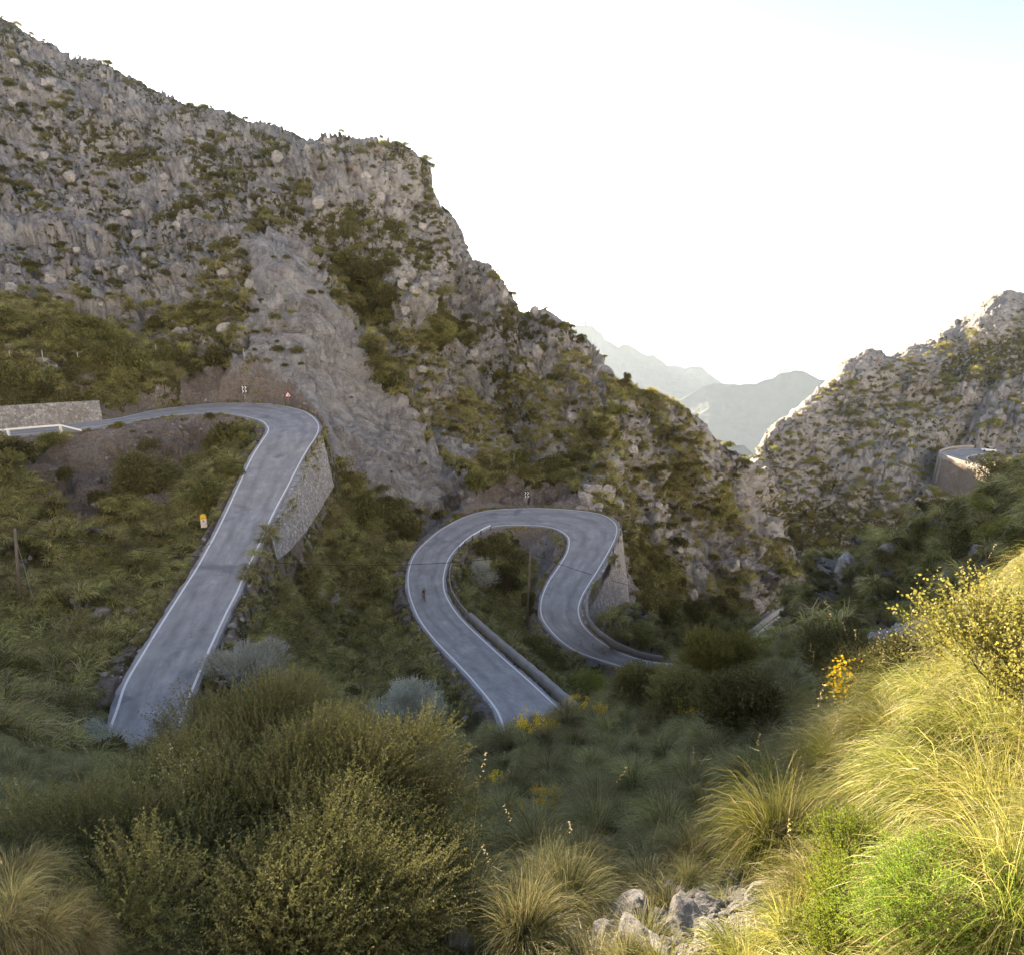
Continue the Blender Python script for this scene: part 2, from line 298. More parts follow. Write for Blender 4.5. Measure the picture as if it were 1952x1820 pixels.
# ---- region masks, drawn on the photograph and pinned to the ground they fall on
def inpoly(q,poly):
    poly=np.array(poly,float); x,y=q[:,0],q[:,1]; c=np.zeros(len(q),bool); j=len(poly)-1
    for i in range(len(poly)):
        xi,yi=poly[i]; xj,yj=poly[j]
        c^=((yi>y)!=(yj>y))&(x<(xj-xi)*(y-yi)/(yj-yi+1e-9)+xi); j=i
    return c
def pdist(q,L):
    d=np.full(len(q),1e9)
    for (x0,y0),(x1,y1) in zip(L[:-1],L[1:]):
        v=np.array([x1-x0,y1-y0],float); t=np.clip(((q-[x0,y0])@v)/(v@v),0,1); d=np.minimum(d,np.hypot(*(q-[x0,y0]-t[:,None]*v).T))
    return d
REG=[ # polygon, cover, soil, (min range, max range)
 ([(-400,550),(0,558),(60,572),(150,608),(230,640),(300,665),(400,690),(470,740),(300,748),(230,770),(200,768),(0,778),(-400,790)],.95,.0,(90,400)),
 ([(-400,640),(60,640),(130,680),(200,700),(160,720),(60,700),(-400,720)],.45,.8,(90,400)),
 ([(60,700),(110,760),(200,765),(150,700)],.4,.9,(90,400)),
 ([(-400,836),(150,836),(300,810),(505,800),(505,840),(480,872),(455,925),(400,1038),(310,1185),(222,1355),(250,1700),(-400,1700)],.95,0,(12,130)),
 ([(20,850),(200,826),(300,806),(440,796),(452,820),(400,850),(340,900),(330,960),(260,960),(180,960),(120,940),(60,915),(20,890)],.12,1,(12,130)),
 ([(60,930),(150,950),(260,985),(330,1040),(250,1060),(160,1010),(70,980)],.5,.7,(12,130)),
 ([(20,1000),(90,1040),(150,1130),(200,1190),(160,1220),(90,1150),(0,1080)],.55,.1,(12,130)),
 ([(490,1040),(560,1040),(600,985),(635,890),(700,930),(790,1000),(800,1040),(775,1100),(785,1150),(870,1270),(980,1430),(700,1500),(340,1430),(372,1300),(470,1085)],1.,0,(12,130)),
 ([(860,1050),(940,1010),(960,1020),(1010,1060),(1035,1130),(1060,1215),(1240,1285),(1240,1400),(1085,1370),(900,1200),(850,1130)],1.,0,(30,130)),
 ([(950,1006),(1040,1008),(1080,1030),(1075,1060),(1040,1110),(1028,1150),(1012,1130),(1005,1060),(970,1030)],.08,.35,(30,130)),
 ([(870,880),(930,865),(1010,860),(1100,880),(1100,925),(1160,960),(1100,968),(900,970),(900,930)],.85,.25,(90,200)),
 ([(620,470),(680,480),(740,560),(750,600),(690,590),(640,540)],.95,0,(90,400)),
 ([(820,570),(880,600),(900,650),(830,650)],.9,0,(90,400)),
 ([(690,640),(760,740),(830,840),(880,900),(840,900),(760,800),(700,720)],.75,.1,(90,400)),
 ([(1200,1000),(1215,1100),(1215,1180),(1240,1250),(1300,1260),(1460,1190),(1400,1160),(1300,1130),(1260,1060)],1.,0,(90,200)),
 ([(1450,950),(1560,960),(1800,1000),(1700,1100),(1500,1100)],.58,.35,(180,400)),  # paler soil at the right mountain's foot stands for sunlight there
 ([(1780,690),(1952,620),(2300,600),(2300,720),(1900,720),(1800,740)],.55,0,(180,500)),
 ([(1650,1230),(1700,1205),(1800,1175),(1860,1165),(1880,1200),(1800,1215),(1720,1235)],.0,0,(22,50)),
 ([(225,790),(270,745),(330,715),(430,700),(520,735),(560,752),(640,790),(600,770),(520,768),(440,766),(340,774)],.06,.62,(98,150)),
 ([(900,965),(905,925),(990,905),(1080,905),(1110,945),(1110,972),(1000,966)],.2,.7,(100,150)),
 ([(790,1050),(800,1000),(850,930),(900,895),(905,960),(840,1000)],.05,.3,(90,150)),
 ([(1850,940),(1952,880),(2300,800),(2300,1060),(1952,1060),(1880,1000)],.85,0,(40,100)),
]
ROCKSLAB=[(500,430),(590,450),(620,560),(700,700),(780,800),(890,930),(800,960),(640,860),(560,780),(470,640),(480,520)]
def masks(P):
    q=pix(P); r=np.hypot(P[:,0],P[:,1]); k=F/np.maximum(r,1)
    q=q+np.stack([fbm(P/np.maximum(r,20)[:,None]*26,3,5),fbm(P/np.maximum(r,20)[:,None]*26,3,9)],1)*22
    n=fbm(P/9.,3,31); cover=np.where(r<36,.97,.36+.42*n-.02*sstep(1000,1250,q[:,0])*(q[:,1]>650)+.06*(q[:,1]<450)); soil=np.zeros(len(P))
    cover=np.where((r>180)&(q[:,0]>1350),.34+.2*n,cover)
    cover=np.where((r>31)&(r<110)&(q[:,0]>1500),.42+.5*n,cover)
    for poly,c,s,(a,b) in REG:
        i=inpoly(q,poly)&(r>a)&(r<b); cover[i]=c; soil[i]=s
    slab=inpoly(q,ROCKSLAB)&(r>90); cover[slab]=.13
    return cover,soil,slab
LINES_UP=[([(690,640),(760,760),(840,860),(900,930)],22,2.5),([(480,470),(560,560),(620,640)],30,2),([(830,430),(830,560),(790,600)],26,3.),([(1040,620),(1100,760),(1160,880)],28,2.2),([(1240,770),(1330,900),(1420,1100)],26,2.2),([(930,540),(980,680),(1040,800)],26,2)]
LINES_DN=[([(620,440),(700,560),(740,640),(800,760),(850,880)],24,3.5),([(845,470),(880,600),(960,760),(1010,860)],22,2.8),([(1000,620),(1070,720),(1130,860)],18,2.2),([(1230,780),(1290,860),(1330,960),(1260,1050)],22,2.6),([(1900,700),(1840,800),(1820,850)],16,5)]
def build_terrain():
    global G,NRM,COV,SOI,CAV,RD
    G=BASE.reshape(-1,3).copy(); r=np.hypot(G[:,0],G[:,1]); N=gnormal(BASE).reshape(-1,3)
    cover,soil,slab=masks(G); q=pix(G)
    # distance to roads
    kd_p=[];kd_w=[]
    for idx,(A,B) in enumerate(ROADS):
        qb=pix(B)
        for i in range(len(A)):
            w=np.linalg.norm(B[i]-A[i]); n=max(2,int(w/.45)+1)
            wl=(idx==0 and i>len(A)*.5 and 806<qb[i,1]<1045) or (idx==2 and i>len(A)*.5 and qb[i,0]>1098 and 985<qb[i,1]<1178) or idx==4
            yy=qb[i,1]; Hh=float(np.interp(yy,[800,875,927,980,1030,1046],[7,6,4.8,3.4,1.6,.8]) if idx==0 else np.interp(yy,[985,1003,1050,1100,1150,1178],[4,9,11,10.5,8,5]) if idx==2 else 9) if wl else 0.
            for t in np.linspace(-.35/w,1+.35/w,n): kd_p.append(A[i]+(B[i]-A[i])*t); kd_w.append(Hh if t>.6 else 0.)
    kd=kdtree.KDTree(len(kd_p))
    for i,p in enumerate(kd_p): kd.insert((p[0],p[1],p[2]*.25),i)
    kd.balance()
    dr=np.full(len(G),99.); rz=G[:,2].copy(); wl=np.zeros(len(G))
    cand=np.zeros(len(G),bool)
    for A,B in ROADS:
        M=(A+B)/2; lo=M.min(0)-14; hi=M.max(0)+14; cand|=(G[:,0]>lo[0])&(G[:,0]<hi[0])&(G[:,1]>lo[1])&(G[:,1]<hi[1])
    cand&=r>30
    P2=np.array(kd_p)
    for i in np.nonzero(cand)[0]:
        co,j,d=kd.find((G[i,0],G[i,1],G[i,2]*.25)); dr[i]=math.hypot(G[i,0]-P2[j,0],G[i,1]-P2[j,1])
        rz[i]=P2[j,2]; wl[i]=kd_w[j]
    # displacement of rock
    rock=1-sstep(.45,.95,cover); far=sstep(25,60,r)
    Pd=G.copy(); c,s=math.cos(.6),math.sin(.6)
    Pd=np.stack([G[:,0]*c-G[:,2]*s,G[:,1],(G[:,0]*s+G[:,2]*c)*1.0],1); Pd[:,0]*=.55
    big=fbm(Pd/26,3,41); 
    f1,f2,cid=worley(Pd/7.5+fbm(Pd/5,2,3)[:,None]*.5,4); g1,g2,cid2=worley(Pd/2.6+fbm(Pd/2,2,8)[:,None]*.5,6)
    e1=sstep(0,.28,f2-f1); e2=sstep(0,.3,g2-g1)
    k1,b1=facets(Pd/11+fbm(Pd/6,3,71)[:,None]*.35,21); k2,b2=facets(Pd/4.2+fbm(Pd/2.5,3,72)[:,None]*.35,22); k3,b3=facets(Pd/1.5+fbm(Pd/1.2,2,73)[:,None]*.3,23)
    fac=k1*2.5+k2*1.6+k3*.62-(1-sstep(0,.10,b1))*1.3-(1-sstep(0,.10,b2))*.8-(1-sstep(0,.12,b3))*.3
    rid=ridged(Pd/6,4,12); fine=fbm(Pd/1.1,3,22)
    h1,h2,cid3=worley(Pd/17.+fbm(Pd/9,2,13)[:,None]*.5,14); blocky=(cid3-.5)*3.6+(sstep(0,.22,h2-h1)-1)*2.4+(cid-.5)*2.0+(e1-1)*1.3+(cid2-.5)*.55+(e2-1)*.4
    right=(r>180)&(q[:,0]>1350)
    amp=far*(.25+.75*rock)
    ql_=ths(at_r(*np.array(CREST_L,float).T)); ql_=ql_[np.argsort(ql_[:,0])]; tl=np.arctan2(G[:,0],G[:,1]); sc_=np.interp(tl,ql_[:,0],ql_[:,1]); top=np.exp(-((np.log(r)-sc_-.02)/.05)**2)*(tl<.37); amp=amp*(1-.55*top)
    d=amp*(big*3.4+blocky*.28+fac*1.05+rid*.5+fine*.2)
    bed=np.abs(((G[:,2]+.35*G[:,0]+fbm(G/14,3,97)*5)/3.1)%1-.5)*2; d+=amp*(bed**3)*-1.1*sstep(-.1,.4,fbm(G/30,2,98)) # bedding ledges
    qr_=ths(at_r(*np.array(CREST_R,float).T)); qr_=qr_[np.argsort(qr_[:,0])]; topr=np.exp(-((np.log(r)-np.interp(tl,qr_[:,0],qr_[:,1]))/.07)**2); d=np.where(right,d*.95*(1-.55*topr),d); d=np.where(slab,far*(big*1.4+rid*.5+fbm(Pd*[.35,1,1]/2.,3,9)*.6+fac*.42+fine*.25),d)
    for L,w,a in LINES_UP: d+=np.where(r>90,a*1.3*np.exp(-(pdist(q,L)/w)**2),0)
    for L,w,a in LINES_DN: d-=np.where(r>90,a*np.exp(-(pdist(q,L)/w)**2),0)
    # near ground: small humps and stones
    near=1-far; d+=near*(fbm(G/1.7,3,50)*.16+fbm(G/.35,3,51)*.035)*np.clip(r/6,.3,2)
    crest=np.exp(-np.abs(dr)/99)*0+1
    keep=sstep(.8,7,dr); d*=keep
    G+=N*d[:,None]
    # bed the roads in
    steep=(G[:,2]<rz); e1=np.where(wl>0,.42,.5); e2=np.where(wl>0,.8,2.0)
    w=np.where(steep,1-sstep(e1,e2,dr),1-sstep(.5,2.6,dr))
    G[:,2]=G[:,2]*(1-w)+(rz-.07)*w
    G[:,2]=np.where(dr<.42,rz-.3,G[:,2])
    lf=(q[:,0]<260)&(q[:,1]>790)&(dr<7)&(dr>.5)&(r>80)&(r<108); G[:,2]=np.where(lf,np.minimum(G[:,2],rz-.15-.22*dr),G[:,2])
    cut=(wl>0)&(dr>.8)&(dr<11); zt=rz-wl-.35*(dr-.8); ww=1-sstep(3.5,9,dr)
    G[:,2]=np.where(cut,np.minimum(G[:,2],G[:,2]*(1-ww)+zt*ww),G[:,2])
    CAV=np.clip(.5+.22*blocky+.2*rid,0,1)*amp+.5*(1-amp)
    nd=fbm(G/1.3,3,91); soil=np.where((dr<2.2+nd)&(r>30),.75,soil); cover=np.where((dr<1.6+1.2*nd)&(r>30),cover*.45,cover)
    COV,SOI,RD=cover,soil,dr
    NRM=gnormal(G.reshape(NC,NR,3)).reshape(-1,3)
build_terrain()
# ------------------------------------------------------------------ materials
def newmat(n):
    m=bpy.data.materials.new(n); m.use_nodes=True; nt=m.node_tree; b=nt.nodes['Principled BSDF']; return m,nt,b
def N(nt,t,**k):
    n=nt.nodes.new(t)
    for a,v in k.items():
        if a.startswith('i_'): n.inputs[a[2:]].default_value=v
        elif a.startswith('n_'): n.inputs[int(a[2:])].default_value=v
        else: setattr(n,a,v)
    return n
def ramp(nt,src,stops):
    r=N(nt,'ShaderNodeValToRGB'); e=r.color_ramp.elements
    while len(e)<len(stops): e.new(.5)
    for x,(p,c) in zip(e,stops): x.position=p; x.color=(*c,1) if len(c)==3 else c
    nt.links.new(src,r.inputs[0]); return r.outputs[0]
def mix(nt,f,a,b,mode='MIX'):
    m=N(nt,'ShaderNodeMix',data_type='RGBA',blend_type=mode,clamp_factor=True)
    for s,v in ((0,f),(6,a),(7,b)):
        if hasattr(v,'is_linked') or hasattr(v,'links'): nt.links.new(v,m.inputs[s])
        else: m.inputs[s].default_value=v if s==0 else (*v,1) if len(v)==3 else v
    return m.outputs[2]
def mth(nt,op,a,b=0,clamp=False):
    m=N(nt,'ShaderNodeMath',operation=op,use_clamp=clamp)
    for s,v in ((0,a),(1,b)):
        if hasattr(v,'links'): nt.links.new(v,m.inputs[s])
        else: m.inputs[s].default_value=v
    return m.outputs[0]
def noise(nt,sc,det=6,rough=.6,vec=None,dist=0):
    n=N(nt,'ShaderNodeTexNoise'); n.inputs['Scale'].default_value=sc; n.inputs['Detail'].default_value=det; n.inputs['Roughness'].default_value=rough; n.inputs['Distortion'].default_value=dist
    nt.links.new(vec if vec is not None else coord(nt),n.inputs['Vector']); return n.outputs['Fac']
def coord(nt):
    for n in nt.nodes:
        if n.type=='TEX_COORD': return n.outputs['Object']
    return N(nt,'ShaderNodeTexCoord').outputs['Object']
def vor(nt,sc,feat='F1',out='Distance',vec=None,rnd=1):
    v=N(nt,'ShaderNodeTexVoronoi',feature=feat); v.inputs['Scale'].default_value=sc; v.inputs['Randomness'].default_value=rnd
    nt.links.new(vec if vec is not None else coord(nt),v.inputs['Vector']); return v.outputs[out]
def attr(nt,name,out='Fac'): return N(nt,'ShaderNodeAttribute',attribute_name=name).outputs[out]
def bump(nt,b,h,strength=.5,dist=.1):
    n=N(nt,'ShaderNodeBump'); n.inputs['Strength'].default_value=strength; n.inputs['Distance'].default_value=dist
    nt.links.new(h,n.inputs['Height']); nt.links.new(n.outputs[0],b.inputs['Normal']); return n
def simple(name,col,rough=.8,metal=0,var=.15,sc=8,b=.0):
    m,nt,p=newmat(name); c=mix(nt,noise(nt,sc,5,.65),tuple(x*(1-var) for x in col),tuple(min(1,x*(1+var)) for x in col))
    nt.links.new(c,p.inputs['Base Color']); p.inputs['Roughness'].default_value=rough; p.inputs['Metallic'].default_value=metal
    if b: bump(nt,p,noise(nt,sc*3,4),.5,b)
    return m
def ground_mat(name,near=False,hill=False):
    m,nt,p=newmat(name); L=nt.links; co=coord(nt)
    # rock
    n1=noise(nt,.05,5,.6); n2=noise(nt,.5,8,.72); n3=noise(nt,5.,6,.7)
    mp=N(nt,'ShaderNodeMapping'); mp.inputs['Rotation'].default_value=(0,.55,0); mp.inputs['Scale'].default_value=(1,1,.16); mp.inputs['Rotation'].default_value=(0,-.45,0); L.new(co,mp.inputs['Vector'])
    st=noise(nt,.75,8,.72,mp.outputs[0],.5)
    rock=ramp(nt,n2,[(.30,(.15,.15,.152)),(.42,(.31,.31,.315)),(.54,(.45,.45,.455)),(.75,(.60,.60,.60))])
    rock=mix(nt,mth(nt,'MULTIPLY',ramp(nt,st,[(.46,(0,0,0)),(.60,(1,1,1))]),.75),rock,(.26,.26,.265),'MIX')
    rock=mix(nt,ramp(nt,n3,[(.35,(.5,.5,.5)),(.6,(0,0,0))]),rock,(.19,.18,.165))
    vv=N(nt,'ShaderNodeVectorMath',operation='MULTIPLY_ADD'); wn=N(nt,'ShaderNodeTexNoise'); wn.inputs['Scale'].default_value=.7; wn.inputs['Detail'].default_value=4; L.new(co,wn.inputs['Vector'])
    L.new(wn.outputs['Color'],vv.inputs[0]); vv.inputs[1].default_value=(1.6,1.6,1.6); L.new(co,vv.inputs[2])
    cr=vor(nt,.42,'DISTANCE_TO_EDGE','Distance',vv.outputs[0]); cr2=vor(nt,1.5,'DISTANCE_TO_EDGE','Distance',vv.outputs[0])
    crk=mth(nt,'MULTIPLY',ramp(nt,cr,[(0,(.25,.25,.25)),(.035,(1,1,1))]),ramp(nt,cr2,[(0,(.75,.75,.75)),(.04,(1,1,1))]))
    crk=mth(nt,'MAXIMUM',crk,ramp(nt,noise(nt,.25,3),[(.42,(0,0,0)),(.52,(1,1,1))]))
    rock=mix(nt,mth(nt,'MULTIPLY',mth(nt,'SUBTRACT',1,crk),.55),rock,(.09,.085,.075))
    org=ramp(nt,noise(nt,.075,5,.7,None,.8),[(.56,(0,0,0)),(.66,(1,1,1))])
    rock=mix(nt,mth(nt,'MULTIPLY',org,.4),rock,(.36,.26,.19))
    pale=ramp(nt,n1,[(.45,(0,0,0)),(.62,(1,1,1))]); rock=mix(nt,mth(nt,'MULTIPLY',pale,.3),rock,(.50,.495,.49))
    if hill: rock=mix(nt,.3,rock,(.52,.51,.50))  # right mountain's rock mixed paler, sunlight put into its colour
    # growth and soil
    g1=noise(nt,1.3 if not near else 3.,8,.75); g2=noise(nt,9 if not near else 30,4,.7)
    veg=ramp(nt,g1,[(.3,(.055,.055,.02)),(.5,(.125,.12,.045)),(.62,(.20,.18,.08)),(.78,(.32,.28,.19))])
    veg=mix(nt,ramp(nt,g2,[(.35,(.7,.7,.7)),(.6,(0,0,0))]),veg,(.02,.02,.01))
    so=ramp(nt,noise(nt,3.,9,.78),[(.3,(.15,.125,.105)),(.5,(.28,.24,.205)),(.7,(.40,.36,.325)),(.8,(.50,.47,.44))])
    cov=attr(nt,'cover'); soil=attr(nt,'soil')
    thr=mth(nt,'ADD',mth(nt,'MULTIPLY',mth(nt,'SUBTRACT',noise(nt,.55 if not near else 1.6,9,.7),.5),1.9),.5)
    f=mth(nt,'MULTIPLY',mth(nt,'SUBTRACT',cov,thr),9,False); f=mth(nt,'ADD',f,.5,True)
    col=mix(nt,mth(nt,'ADD',mth(nt,'MULTIPLY',mth(nt,'SUBTRACT',soil,thr),6),.5,True),rock,so)
    col=mix(nt,f,col,veg)
    L.new(col,p.inputs['Base Color']); p.inputs['Roughness'].default_value=.93; p.inputs['Specular IOR Level'].default_value=.15
    h=mth(nt,'ADD',mth(nt,'MULTIPLY',n2,1.2),mth(nt,'MULTIPLY',n3,.25)); h=mth(nt,'ADD',h,mth(nt,'MULTIPLY',crk,.25)); h=mth(nt,'ADD',h,mth(nt,'MULTIPLY',g2,.15))
    bump(nt,p,h,1.,1.5 if not near else .12)
    return m
def leafmat(name,ca,cb,trans=.45,rough=.55,cc=None,spec=.3):
    """tint attribute runs from ca to cb, cc for the rare dry leaf"""
    m,nt,p=newmat(name); L=nt.links
    oi=N(nt,'ShaderNodeObjectInfo').outputs['Random']; t=attr(nt,'tint')
    c=mix(nt,t,ca,cb)
    if cc: c=mix(nt,ramp(nt,t,[(.86,(0,0,0)),(.93,(1,1,1))]),c,cc)
    hs=N(nt,'ShaderNodeHueSaturation'); L.new(c,hs.inputs['Color']); L.new(mth(nt,'ADD',.72,mth(nt,'MULTIPLY',oi,.6)),hs.inputs['Value']); L.new(mth(nt,'ADD',.485,mth(nt,'MULTIPLY',oi,.03)),hs.inputs['Hue'])
    c=hs.outputs[0]; L.new(c,p.inputs['Base Color']); p.inputs['Roughness'].default_value=rough; p.inputs['Specular IOR Level'].default_value=spec
    tr=N(nt,'ShaderNodeBsdfTranslucent'); L.new(c,tr.inputs[0]); mx=N(nt,'ShaderNodeMixShader'); mx.inputs[0].default_value=trans
    L.new(p.outputs[0],mx.inputs[1]); L.new(tr.outputs[0],mx.inputs[2]); L.new(mx.outputs[0],nt.nodes['Material Output'].inputs['Surface']); return m
def asphalt():
    m,nt,p=newmat('asphalt'); L=nt.links
    uv=N(nt,'ShaderNodeUVMap').outputs[0]; sx=N(nt,'ShaderNodeSeparateXYZ'); L.new(uv,sx.inputs[0])
    n1=noise(nt,.5,7,.68); n2=noise(nt,14,4,.6)
    mp=N(nt,'ShaderNodeMapping'); mp.inputs['Scale'].default_value=(6,.25,1); L.new(uv,mp.inputs[0]); ns=noise(nt,1.2,5,.7,mp.outputs[0])
    c=ramp(nt,n1,[(.3,(.27,.268,.266)),(.5,(.34,.338,.338)),(.7,(.41,.408,.405))])
    c=mix(nt,ramp(nt,ns,[(.42,(.5,.5,.5)),(.6,(0,0,0))]),c,(.19,.187,.185))
    c=mix(nt,mth(nt,'MULTIPLY',ramp(nt,n2,[(.4,(1,1,1)),(.6,(0,0,0))]),.25),c,(.17,.175,.18))
    wn=mth(nt,'ADD',sx.outputs[0],mth(nt,'MULTIPLY',mth(nt,'SUBTRACT',noise(nt,.12,3),.5),.35))
    band=ramp(nt,wn,[(.0,(.5,.5,.5)),(.12,(0,0,0)),(.22,(.0,.0,.0)),(.30,(.8,.8,.8)),(.40,(0,0,0)),(.60,(0,0,0)),(.70,(.8,.8,.8)),(.78,(0,0,0)),(.9,(0,0,0)),(1,(.6,.6,.6))])
    c=mix(nt,mth(nt,'MULTIPLY',band,mth(nt,'MULTIPLY',noise(nt,.3,4),.95)),c,(.15,.148,.147))
    pt=ramp(nt,noise(nt,.16,6,.6,None,.5),[(.60,(0,0,0)),(.66,(.85,.85,.85))]); c=mix(nt,pt,c,(.16,.165,.175))
    cv=N(nt,'ShaderNodeVectorMath',operation='MULTIPLY_ADD'); cn=N(nt,'ShaderNodeTexNoise'); cn.inputs['Scale'].default_value=.9; cn.inputs['Detail'].default_value=6; L.new(coord(nt),cn.inputs['Vector']); L.new(cn.outputs['Color'],cv.inputs[0]); cv.inputs[1].default_value=(2.4,2.4,2.4); L.new(coord(nt),cv.inputs[2]); ck=vor(nt,.3,'DISTANCE_TO_EDGE','Distance',cv.outputs[0]); k=mth(nt,'MULTIPLY',ramp(nt,ck,[(0,(1,1,1)),(.010,(0,0,0))]),ramp(nt,noise(nt,.21,4),[(.54,(0,0,0)),(.62,(.5,.5,.5))]))
    c=mix(nt,k,c,(.05,.052,.056))
    L.new(c,p.inputs['Base Color']); p.inputs['Roughness'].default_value=.86; p.inputs['Specular IOR Level'].default_value=.25; bump(nt,p,n2,.25,.01); return m
def stonewall(name,sc,cols,mortar=(.16,.15,.14)):
    m,nt,p=newmat(name); L=nt.links
    e=vor(nt,sc,'DISTANCE_TO_EDGE','Distance'); c=vor(nt,sc,'F1','Color'); s=N(nt,'ShaderNodeSeparateColor'); L.new(c,s.inputs[0])
    st=ramp(nt,s.outputs[0],[(0,cols[0]),(.5,cols[1]),(1,cols[2])]); st=mix(nt,mth(nt,'MULTIPLY',noise(nt,sc*4,5,.7),.5),st,cols[0])
    st=mix(nt,ramp(nt,e,[(.02,(1,1,1)),(.09,(0,0,0))]),st,mortar)
    st=mix(nt,mth(nt,'MULTIPLY',ramp(nt,noise(nt,.35,5,.7),[(.45,(0,0,0)),(.7,(1,1,1))]),.4),st,(.14,.13,.11))
    L.new(st,p.inputs['Base Color']); p.inputs['Roughness'].default_value=.9; bump(nt,p,ramp(nt,e,[(0,(0,0,0)),(.12,(1,1,1))]),.8,.06); return m
M=dict(ground=ground_mat('rocky ground'),right=ground_mat('sunlight-tinted rock',hill=True),near=ground_mat('near soil',near=True),asphalt=asphalt(),
  paint=None,wall=stonewall('rubble stone',2.6,[(.20,.195,.19),(.36,.35,.34),(.52,.51,.50)],(.20,.19,.18)),wallp=stonewall('pale rubble stone',2.2,[(.26,.245,.23),(.40,.38,.36),(.54,.52,.49)],(.22,.2,.18)),
  wallr=stonewall('dressed pale stone',1.1,[(.36,.32,.29),(.42,.38,.35),(.48,.45,.42)],(.32,.29,.27)),
  conc=simple('weathered concrete',(.25,.24,.225),.9,0,.4,1.6,.02),wood=simple('old wood',(.16,.13,.10),.85,0,.35,6,.01),steel=simple('galvanised steel',(.42,.43,.44),.45,.5,.15,5),rust=simple('rusty steel post',(.12,.085,.07),.8,.1,.3,9),
  white=simple('white sheet',(.80,.80,.78),.5,0,.03),black=simple('black sheet',(.015,.015,.016),.5,0,.05),red=simple('red sheet',(.62,.06,.05),.5,0,.05),yellow=simple('yellow paint',(.80,.50,.03),.6,0,.08),cream=simple('painted stone',(.72,.66,.58),.8,0,.08),
  bark=simple('bark',(.10,.08,.06),.95,0,.35,9,.02),twig=simple('twigs',(.17,.13,.075),.9,0,.3,20),cable=simple('cable',(.03,.03,.032),.6,0,.05),gravel=simple('gravel shoulder',(.24,.225,.21),.95,0,.5,7,.03),
  stone=None,tyre=simple('tyre rubber',(.02,.02,.02),.8,0,.1),frame=simple('bicycle paint',(.03,.03,.035),.35,0,.05),skin=simple('skin',(.30,.18,.13),.6,0,.05),jersey=simple('dark red jersey',(.030,.010,.009),.85,0,.15),short=simple('black shorts',(.012,.012,.013),.85,0,.1),
  carpaint=simple('white car paint',(.78,.79,.80),.3,0,.02),glass=simple('dark glass',(.02,.025,.03),.1,0,.05))
def paint_mat():
    m,nt,p=newmat('road paint'); w=ramp(nt,noise(nt,3.5,7,.8),[(.34,(1,1,1)),(.44,(0,0,0))]); c=mix(nt,w,(.66,.66,.66),(.30,.305,.31)); nt.links.new(c,p.inputs['Base Color']); p.inputs['Roughness'].default_value=.65; return m
M['paint']=paint_mat()
def stone_mat():
    m,nt,p=newmat('limestone'); n=noise(nt,3,9,.72); c=ramp(nt,n,[(.3,(.13,.125,.12)),(.48,(.30,.29,.28)),(.65,(.46,.45,.435))])
    c=mix(nt,ramp(nt,noise(nt,14,5,.7),[(.4,(.6,.6,.6)),(.58,(0,0,0))]),c,(.10,.095,.085)); nt.links.new(c,p.inputs['Base Color']); p.inputs['Roughness'].default_value=.92; bump(nt,p,n,.8,.08); return m
M['stone']=stone_mat()
# ------------------------------------------------------------------ terrain objects
idx=np.arange(NC*NR).reshape(NC,NR); FQ=np.stack([idx[:-1,:-1],idx[1:,:-1],idx[1:,1:],idx[:-1,1:]],-1).reshape(-1,4)
FQ=FQ[:,::-1] if np.cross(G[FQ[0,1]]-G[FQ[0,0]],G[FQ[0,2]]-G[FQ[0,0]])[2]<0 else FQ
RR=np.hypot(G[:,0],G[:,1]); TH=np.arctan2(G[:,0],G[:,1])
fr=RR[FQ[:,0]]; ft=TH[FQ[:,0]]
ql=ths(at_r(*np.array(CREST_L,float).T)); o_=np.argsort(ql[:,0]); vl=np.exp(np.interp(ft,ql[o_,0],ql[o_,1]))*1.13
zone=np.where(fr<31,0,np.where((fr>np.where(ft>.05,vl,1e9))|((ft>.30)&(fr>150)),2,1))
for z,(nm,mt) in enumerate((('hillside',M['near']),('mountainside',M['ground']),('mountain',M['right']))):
    f=FQ[zone==z]; u,inv=np.unique(f,return_inverse=True)
    tag(ob(nm,mesh(nm,G[u],inv.reshape(-1,4),True,{'cover':COV[u],'soil':SOI[u]},mt)),kind='structure')
# pixel -> ground lookup (first surface met)
PX=pix(G); _b=3.0; _w,_hh=int(2700/_b),int(2100/_b)
_bx=((PX[:,0]+370)/_b).astype(int); _by=((PX[:,1]+100)/_b).astype(int); _ok=(_bx>=0)&(_bx<_w)&(_by>=0)&(_by<_hh)&(G[:,1]>.5)
_k=_bx*_hh+_by; _o=np.nonzero(_ok)[0]; _o=_o[np.lexsort((RR[_o],_k[_o]))]; _u,_f=np.unique(_k[_o],return_index=True)
ZB=np.full(_w*_hh,-1,np.int64); ZB[_u]=_o[_f]
def gidx(px,py,ok=None):
    i,j=int((px+370)/_b),int((py+100)/_b); best=-1
    for rad in (0,1,2,3):
        for a in range(-rad,rad+1):
            for c in range(-rad,rad+1):
                if 0<=i+a<_w and 0<=j+c<_hh:
                    v=ZB[(i+a)*_hh+j+c]
                    if v>=0 and (best<0 or RR[v]<RR[best]): best=v
        if best>=0: return best
    return best
def gnd(px,py): return G[gidx(px,py)].copy()
VIS=np.zeros(len(G),bool); VIS[ZB[ZB>=0]]=True
_vi=np.nonzero(VIS)[0]
# drop the far surfaces that only peek through the bins
_mn=np.full(_w*_hh,1e9); _mn[_u]=RR[_o[_f]]
_m2=_mn.reshape(_w,_hh); 
for _a in (-1,0,1):
    for _c in (-1,0,1): _m2=np.minimum(_m2,np.roll(_mn.reshape(_w,_hh),(_a,_c),(0,1)))
VIS[_vi]=RR[_vi]<_m2.ravel()[_k[_vi]]*1.35
GR=(zone,)
